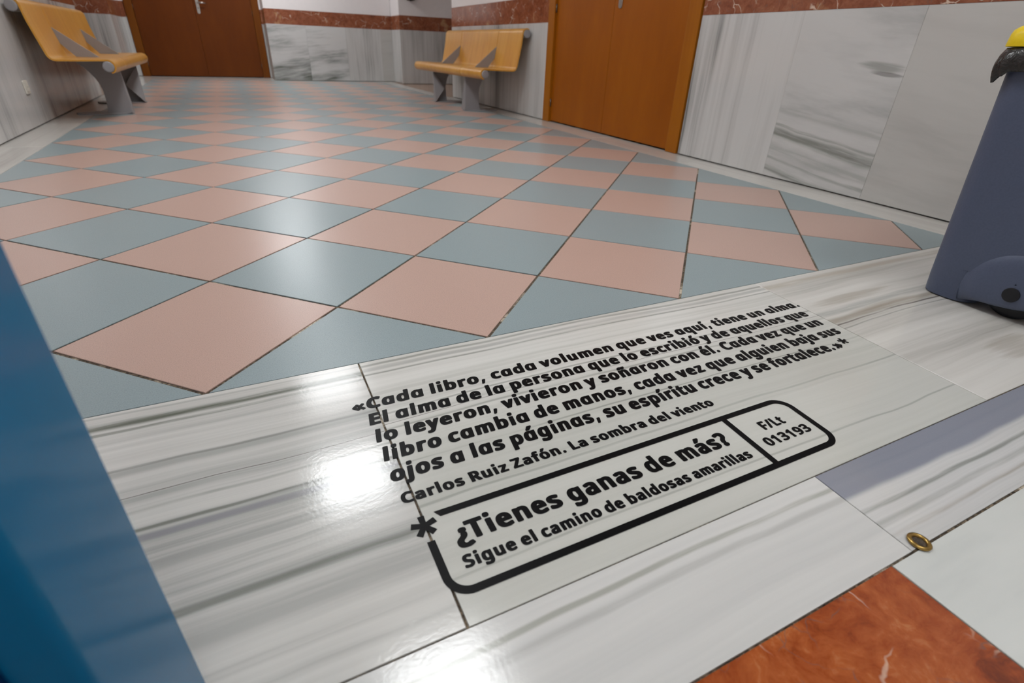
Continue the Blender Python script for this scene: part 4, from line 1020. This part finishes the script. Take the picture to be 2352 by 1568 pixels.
loft(m, [bin_sec(0.001, -0.625, 0.006), bin_sec(0.004, -0.625, 0.001), bin_sec(0.05, -0.625), bin_sec(0.092, -0.625)], 8, 0, (True, False))
loft(m, [bin_sec(z, -0.815 - 0.06 * z, 0, 0.006 if 0.582 <= z < 0.598 else (0.005 if z > 0.598 else 0))
         for z in (0.092, 0.20, 0.32, 0.44, 0.545, 0.579, 0.5825, 0.595, 0.600)], 8, 0, (True, False))
body = bput(m, 'body', m_bin)
for sg, nm in ((-1, 'left'), (1, 'right')):
    def sx(x):
        return x if sg < 0 else 4.68 - x
    # wheel arch fairing, a half disc swelling from the side
    m = MB()
    yc, zc, R = -0.703, 0.071, 0.095
    rim = []
    for q in range(0, 25):
        a = math.radians(-30 + 230 * q / 24)
        rim.append((yc + R * math.cos(a) * 1.0, max(zc + R * math.sin(a), 0.027)))
    low = [(-0.655, 0.028), (-0.690, 0.034), (-0.716, 0.047), (-0.742, 0.060)]
    outer = [p for p in rim if p[1] > 0.0271 or True]
    # outline: arc over the axle, then the curved lower edge
    arcp = [(yc + R * math.cos(math.radians(a)), zc + R * math.sin(math.radians(a))) for a in range(-25, 206, 11)]
    lower = [(-0.770, 0.040), (-0.745, 0.041), (-0.715, 0.034), (-0.680, 0.029), (-0.648, 0.027)]
    pts = arcp + lower
    n_ = len(pts)
    cy_ = sum(p[0] for p in pts) / n_
    cz_ = sum(p[1] for p in pts) / n_
    rows = []
    for k, depth in ((1.0, 2.150), (1.30, 2.1375), (1.22, 2.1325), (1.13, 2.1295), (1.05, 2.1262), (0.97, 2.1232), (0.88, 2.1208), (0.74, 2.119), (0.45, 2.1175), (0.02, 2.117)):
        rows.append([(sx(depth), max(-0.792, cy_ + (y - cy_) * (k if q < len(arcp) else min(k, 1.0))), cz_ + (z - cz_) * (k if q < len(arcp) else min(k, 1.0)))
                     for q, (y, z) in enumerate(pts)])
    m.grid(rows if sg > 0 else [r[::-1] for r in rows], 0, True)
    bput(m, 'wheel_fairing', m_bin, split=False)
    m = MB()
    m.tube((sx(2.118), yc, zc), (sx(2.1145), yc, zc), 0.0185, 32)
    bput(m, 'axle_cap', m_black_plastic, 0.001)
    m = MB()
    prof = [(0.070, .004), (0.071, .012), (0.071, .030), (0.070, .038)]
    rows = []
    for r, dx in [(0.045, 0.0), (0.062, 0.0)] + prof + [(0.062, .042), (0.045, .042)]:
        rows.append([(sx(2.152 + dx), yc + r * math.cos(2 * math.pi * q / 40), 0.0715 + r * math.sin(2 * math.pi * q / 40)) for q in range(40)])
    m.grid(rows if sg > 0 else [r[::-1] for r in rows], 0, True)
    m.poly(rows[0], 0)
    m.poly(rows[-1][::-1], 0)
    bput(m, 'wheel', m_black_plastic)
m = MB()
m.tube((2.16, -0.703, 0.0715), (2.52, -0.703, 0.0715), 0.008, 12)
bput(m, 'axle', m_black_plastic)
# liner folded over the rim
m = MB()
rows = []
rim_base = (2.093, 4.68 - 2.093, -0.862, -0.459)
prof = [(-.030, 0.570), (-.018, 0.606), (-.005, 0.6175), (.003, 0.616), (.008, 0.606), (.010, 0.596), (.010, 0.590), (.009, 0.585), (.008, 0.580)]
rnd = random.Random(4)
ph = [rnd.uniform(0, 6.28) for _ in range(8)]
for i, (d, z) in enumerate(prof):
    base = rrect(rim_base[0] - d, rim_base[1] + d, rim_base[2] - d, rim_base[3] + d, 0.05, 14)
    row = []
    for q, (x, y) in enumerate(base):
        a = 2 * math.pi * q / len(base)
        w = max(0.0, (i - 3) / 5.0)
        wav = (0.0025 * math.sin(9 * a + ph[0]) + 0.002 * math.sin(17 * a + ph[1]) + 0.0012 * math.sin(31 * a + ph[2])) * w
        dz = (0.006 * math.sin(5 * a + ph[3]) + 0.004 * math.sin(13 * a + ph[4])) * w
        cx, cy = 2.34, -0.65
        # the bag hangs out at the front left corner
        g = math.exp(-(((x - 2.085) / 0.045) ** 2 + ((y + 0.455) / 0.045) ** 2))
        dx, dy = (x - cx), (y - cy)
        l = math.hypot(dx, dy)
        k = 1 + (wav + g * (0.005 * w - 0.012 * w ** 3)) / l
        row.append((cx + dx * k, cy + dy * k, z + dz - 0.040 * g * w))
    rows.append(row)
m.grid(rows[::-1], 0, True)
ob = bput(m, 'bin_liner', m_bag, split=False)
md = ob.modifiers.new('thickness', 'SOLIDIFY')
md.thickness = 0.0012
# yellow lid, resting just above the liner
m = MB()
lx0, lx1, ly0, ly1 = 2.090, 4.68 - 2.090, -0.866, -0.450
loft(m, [(lx0 + q, lx1 - q, ly0 + q, ly1 - q, max(.05 - q * .4, .02), z) for q, z in
         ((.001, .6185), (0, .621), (.0015, .644), (.004, .653), (.011, .660), (.022, .665), (.045, .669), (.10, .673))], 8)
bput(m, 'lid', m_yellow)

# ------------------------------------------------------------------ blue upright at the left edge
m = MB()
P = rrect(-0.12, 0.300, -0.985, -0.850, 0.006, 5)
m.prism(P, 0.006, 1.55)
tot = tag(m.build('blue_upright_panel', m_blue_paint), 'glossy blue upright panel at the left edge, blurred and closest to the viewer', 'panel')
for p in tot.data.polygons:
    p.use_smooth = False
m = MB()
m.prism([(x, y) for x, y in rrect(-0.135, 0.29, -0.978, -0.857, 0.004, 4)], 0.0006, 0.006)
m.build('base_plate', m_navy, tot)
m = MB()
m.box(-0.10, 0.272, -0.989, -0.9852, 0.03, 1.53)
m.build('front_inlay', m_navy, tot)

# ------------------------------------------------------------------ small things
# brass grommet in the floor
m = MB()
prof = [(0.0150, 0.0005), (0.0152, 0.002), (0.0142, 0.0034), (0.0120, 0.0042), (0.0098, 0.0036), (0.0088, 0.0022), (0.0086, 0.0004)]
rows = [[(r * math.cos(2 * math.pi * q / 48), r * math.sin(2 * math.pi * q / 48), z) for q in range(48)] for r, z in prof]
m.grid(rows, 0, True)
gr = m.build('brass_grommet', m_brass)
tag(gr, 'small worn brass ring set in the floor where the marble slabs meet', 'floor grommet')
gr.location = (1.1605, -1.0405, 0.0009)
gr.rotation_euler = (0.03, 0.05, 0)
m = MB()
m.poly([(0.0088 * math.cos(2 * math.pi * q / 32), 0.0088 * math.sin(2 * math.pi * q / 32), 0.0009) for q in range(32)])
m.build('dusty_center', m_debris, gr)

# socket under the left bench
sk = tag(empty('wall_socket', (XL, 3.593, 0.240)), 'small white socket plate low on the left marble wall beside the bench', 'socket')
m = MB()
m.prism(rrect(-0.043, 0.043, -0.040, 0.040, 0.008), 0.0012, 0.010, lambda a, b, c: (c, a, b))
m.build('cover_plate', m_socket, sk, bevel=0.002)
m = MB()
m.prism(rrect(-0.027, 0.027, -0.027, 0.027, 0.006), 0.0105, 0.0135, lambda a, b, c: (c, a, b))
m.build('insert', m_socket, sk, bevel=0.001)
m = MB()
for y in (-0.009, 0.009):
    m.tube((0.0136, y, 0), (0.0139, y, 0), 0.0024, 12)
m.build('contact_holes', m_dark, sk)

# dark fixture on the recess wall
fx = tag(empty('wall_phone', (3.285, 8.4, 1.40)), 'black rounded fixture hanging high on the far white wall, only its bottom showing', 'wall fixture')
m = MB()
rows = []
for z, w, d in ((-0.205, 0.030, 0.03), (-0.200, 0.060, 0.055), (-0.185, 0.074, 0.072), (-0.16, 0.078, 0.08), (0.10, 0.080, 0.085), (0.12, 0.075, 0.08), (0.125, 0.06, 0.07)):
    rows.append([(x, y - 0.0, z) for x, y in rrect(-w, w, -d, -0.003, min(0.028, d * 0.45), 6)])
m.grid(rows, 0, True)
m.poly(rows[0][::-1])
m.poly(rows[-1])
m.build('housing', m_black_plastic, fx)
m = MB()
m.tube((0, -0.045, -0.212), (0, -0.045, -0.2052), 0.012, 16)
m.build('nozzle', m_black_plastic, fx)

# ceiling lamps (above the frame; they light the hall and mirror in the floor)
PL = ['square ceiling lamp above the lettered marble', 'square ceiling lamp above the near end of the tiles',
      'square ceiling lamp above the tiles beside the wooden door', 'square ceiling lamp above the tiles past the benches', 'square ceiling lamp nearest the far wooden door',
      'square ceiling lamp behind the viewer, right side', 'square ceiling lamp behind the viewer, left side']
for (x, y, e), lab in zip(PANELS, PL):
    lp = tag(empty('ceiling_lamp', (x, y, CEIL)), lab, 'ceiling lamp', 'square ceiling lamps of the hall')
    m = MB()
    for x0, x1, y0, y1 in ((-.31, .31, -.31, -.285), (-.31, .31, .285, .31), (-.31, -.285, -.285, .285), (.285, .31, -.285, .285)):
        m.box(x0, x1, y0, y1, -0.016, -0.0005)
    m.build('lamp_frame', m_socket, lp)
    m = MB()
    m.box(-.2845, .2845, -.2845, .2845, -0.010, -0.001)
    m.build('diffuser', emit_mat('lamp_glow', e), lp)


# ------------------------------------------------------------------ lettering on the floor
def parse(s):
    adv, body_ = s.split(':', 1)
    cs = []
    if body_:
        for c in body_.split('|'):
            cs.append([tuple(int(v) for v in p.split(',')) for p in c.split()])
    return int(adv), cs


FONTS = [{k: parse(v) for k, v in g.items()} for g in (GLYPHS_BLACK, GLYPHS_BOLD, GLYPHS_SEMI)]
CAP = 300.0


def area(c):
    return 0.5 * sum(c[i - 1][0] * c[i][1] - c[i][0] * c[i - 1][1] for i in range(len(c)))


def inside(p, c):
    r = False
    for i in range(len(c)):
        (x0, y0), (x1, y1) = c[i - 1], c[i]
        if (y0 > p[1]) != (y1 > p[1]) and p[0] < (x1 - x0) * (p[1] - y0) / (y1 - y0) + x0:
            r = not r
    return r


def fill(mb, contours, z0, z1, mp):
    """contours with holes, raised from z0 to z1"""
    outs = [c for c in contours if sum(inside(c[0], d) for d in contours if d is not c) % 2 == 0]
    holes = [c for c in contours if not any(c is o for o in outs)]
    for o in outs:
        grp = [o] + [h for h in holes if inside(h[0], o)]
        flat = [p for c in grp for p in c]
        P = [mp(*p) for p in flat]
        for t in tessellate_polygon([[Vector((x, y, 0)) for x, y in c] for c in grp]):
            q = [P[i] for i in t]
            cr = (q[1][0] - q[0][0]) * (q[2][1] - q[0][1]) - (q[1][1] - q[0][1]) * (q[2][0] - q[0][0])
            if cr < 0:
                q = q[::-1]
            mb.poly([(x, y, z1) for x, y in q])
        for c in grp:
            for i in range(len(c)):
                a, b_ = mp(*c[i - 1]), mp(*c[i])
                mb.poly([(a[0], a[1], z0), (b_[0], b_[1], z0), (b_[0], b_[1], z1), (a[0], a[1], z1)])


VZ0, VZ1 = 0.0003, 0.0007


def text_line(parent, name, s, x0, x1, yb, cap, shear=0.0, font=1):
    """s set on the baseline y=yb from ink edge x0 to ink edge x1"""
    pen = 0
    items = []
    for ch in s:
        adv, cs = FONTS[font][ch]
        items.append((pen, cs))
        pen += adv
    k = cap / CAP
    xs = [px + p + shear * py for p, cs in items for c in cs for px, py in c]
    lo_, hi_ = min(xs), max(xs)
    sx_ = (x1 - x0) / (hi_ - lo_)
    mb = MB()
    for p, cs in items:
        if cs:
            fill(mb, cs, VZ0, VZ1, lambda a, b, p=p: (x0 + (a + p + shear * b - lo_) * sx_, yb + b * k))
    return mb.build(name, m_vinyl, parent, weld=False)


def asterisk(mb, cx, cy, r, w, rot=0.0):
    for q in range(5):
        a = math.radians(90 + 72 * q + rot)
        d = (math.cos(a), math.sin(a))
        n = (-d[1], d[0])
        P = [(cx + n[0] * w * .8, cy + n[1] * w * .8), (cx - n[0] * w * .8, cy - n[1] * w * .8),
             (cx + d[0] * r - n[0] * w, cy + d[1] * r - n[1] * w), (cx + d[0] * r + n[0] * w, cy + d[1] * r + n[1] * w)]
        mb.prism(P, VZ0, VZ1 + q * 0.00001)


SH = 0.19
quote = tag(empty('quote_lettering', (0, 0, 0)), 'six lines of black vinyl quotation lettering on the pale marble floor', 'floor lettering')
text_line(quote, 'text_line', '«', 0.5170, 0.5395, -0.4455, 0.0320, 0.0, 0)
text_line(quote, 'text_line', 'C\u03b1d\u03b1 libro, c\u03b1d\u03b1 volumen que ves \u03b1quí, tiene un \u03b1lm\u03b1.', 0.5425, 1.6890, -0.4450, 0.0325, SH, 0)
text_line(quote, 'text_line', 'El \u03b1lm\u03b1 de l\u03b1 person\u03b1 que lo escribió y de \u03b1quellos que', 0.5352, 1.6630, -0.4930, 0.0325, SH, 0)
text_line(quote, 'text_line', 'lo leyeron, vivieron y soñ\u03b1ron con él. C\u03b1d\u03b1 vez que un', 0.5355, 1.6535, -0.5415, 0.0325, SH, 0)
text_line(quote, 'text_line', 'libro c\u03b1mbi\u03b1 de m\u03b1nos, c\u03b1d\u03b1 vez que \u03b1lguien b\u03b1j\u03b1 sus', 0.5358, 1.6540, -0.5900, 0.0325, SH, 0)
text_line(quote, 'text_line', 'ojos \u03b1 l\u03b1s p\u03acgin\u03b1s, su espíritu crece y se fort\u03b1lece.', 0.5355, 1.5610, -0.6385, 0.0325, SH, 0)
text_line(quote, 'text_line', '»', 1.5680, 1.5930, -0.6400, 0.0320, 0.1, 0)
m = MB()
asterisk(m, 1.6130, -0.6175, 0.0125, 0.0032, -8)
m.build('asterisk', m_vinyl, quote, weld=False)
text_line(quote, 'text_line', 'Carlos Ruiz Zafón. La sombra del viento', 0.5385, 1.1385, -0.6868, 0.0214)

ref = tag(empty('reference_lettering', (0, 0, 0)), 'black vinyl rounded box holding a question and a shelf mark on the marble floor', 'floor lettering')
text_line(ref, 'text_line', '¿', 0.5850, 0.6085, -0.7835, 0.0320)
text_line(ref, 'text_line', 'Tienes ganas de más?', 0.6035, 1.0840, -0.7830, 0.0325)
text_line(ref, 'text_line', 'Sigue el camino de baldosas amarillas', 0.5815, 1.0895, -0.8215, 0.0196)
text_line(ref, 'shelf_mark', 'F/Lt', 1.1655, 1.2200, -0.7795, 0.0215, 0.0, 2)
text_line(ref, 'shelf_mark', '013193', 1.1365, 1.2450, -0.8140, 0.0200, 0.0, 2)
m = MB()
asterisk(m, 0.5540, -0.7365, 0.0180, 0.0048, 0)
m.build('asterisk', m_vinyl, ref, weld=False)
# the frame: one bent stroke
HWD = 0.0054
bl, br, bb, bt, rad = 0.5545, 1.2690, -0.8512, -0.7232, 0.028
cl = [(bl, -0.764)] + [(bl + rad + rad * math.cos(math.radians(a)), bb + rad + rad * math.sin(math.radians(a))) for a in range(180, 271, 9)]
brb = 1.2640
cl += [(brb - rad + rad * math.cos(math.radians(a)), bb + rad + rad * math.sin(math.radians(a))) for a in range(270, 361, 9)]
cl += [(br - rad + rad * math.cos(math.radians(a)), bt - rad + rad * math.sin(math.radians(a))) for a in range(0, 91, 9)]
cl += [(0.5765, bt)]
L_, R_ = [], []
for i, p in enumerate(cl):
    a, b = cl[max(i - 1, 0)], cl[min(i + 1, len(cl) - 1)]
    dx, dy = b[0] - a[0], b[1] - a[1]
    q = math.hypot(dx, dy)
    n = (-dy / q, dx / q)
    L_.append((p[0] + n[0] * HWD, p[1] + n[1] * HWD))
    R_.append((p[0] - n[0] * HWD, p[1] - n[1] * HWD))
L_[-1] = (0.5800, bt - HWD)
R_[-1] = (0.5735, bt + HWD)
m = MB()
for i in range(len(cl) - 1):
    m.poly([(*R_[i], VZ1), (*R_[i + 1], VZ1), (*L_[i + 1], VZ1), (*L_[i], VZ1)])
ring = R_ + L_[::-1]
for i in range(len(ring)):
    a, b = ring[i - 1], ring[i]
    m.poly([(*a, VZ0), (*b, VZ0), (*b, VZ1), (*a, VZ1)])
m.build('box_outline', m_vinyl, ref)
m = MB()
m.prism([(1.1065, bb + HWD + .0001), (1.1175, bb + HWD + .0001), (1.1235, bt - HWD - .0001), (1.1125, bt - HWD - .0001)], VZ0, VZ1)
m.build('box_divider', m_vinyl, ref)
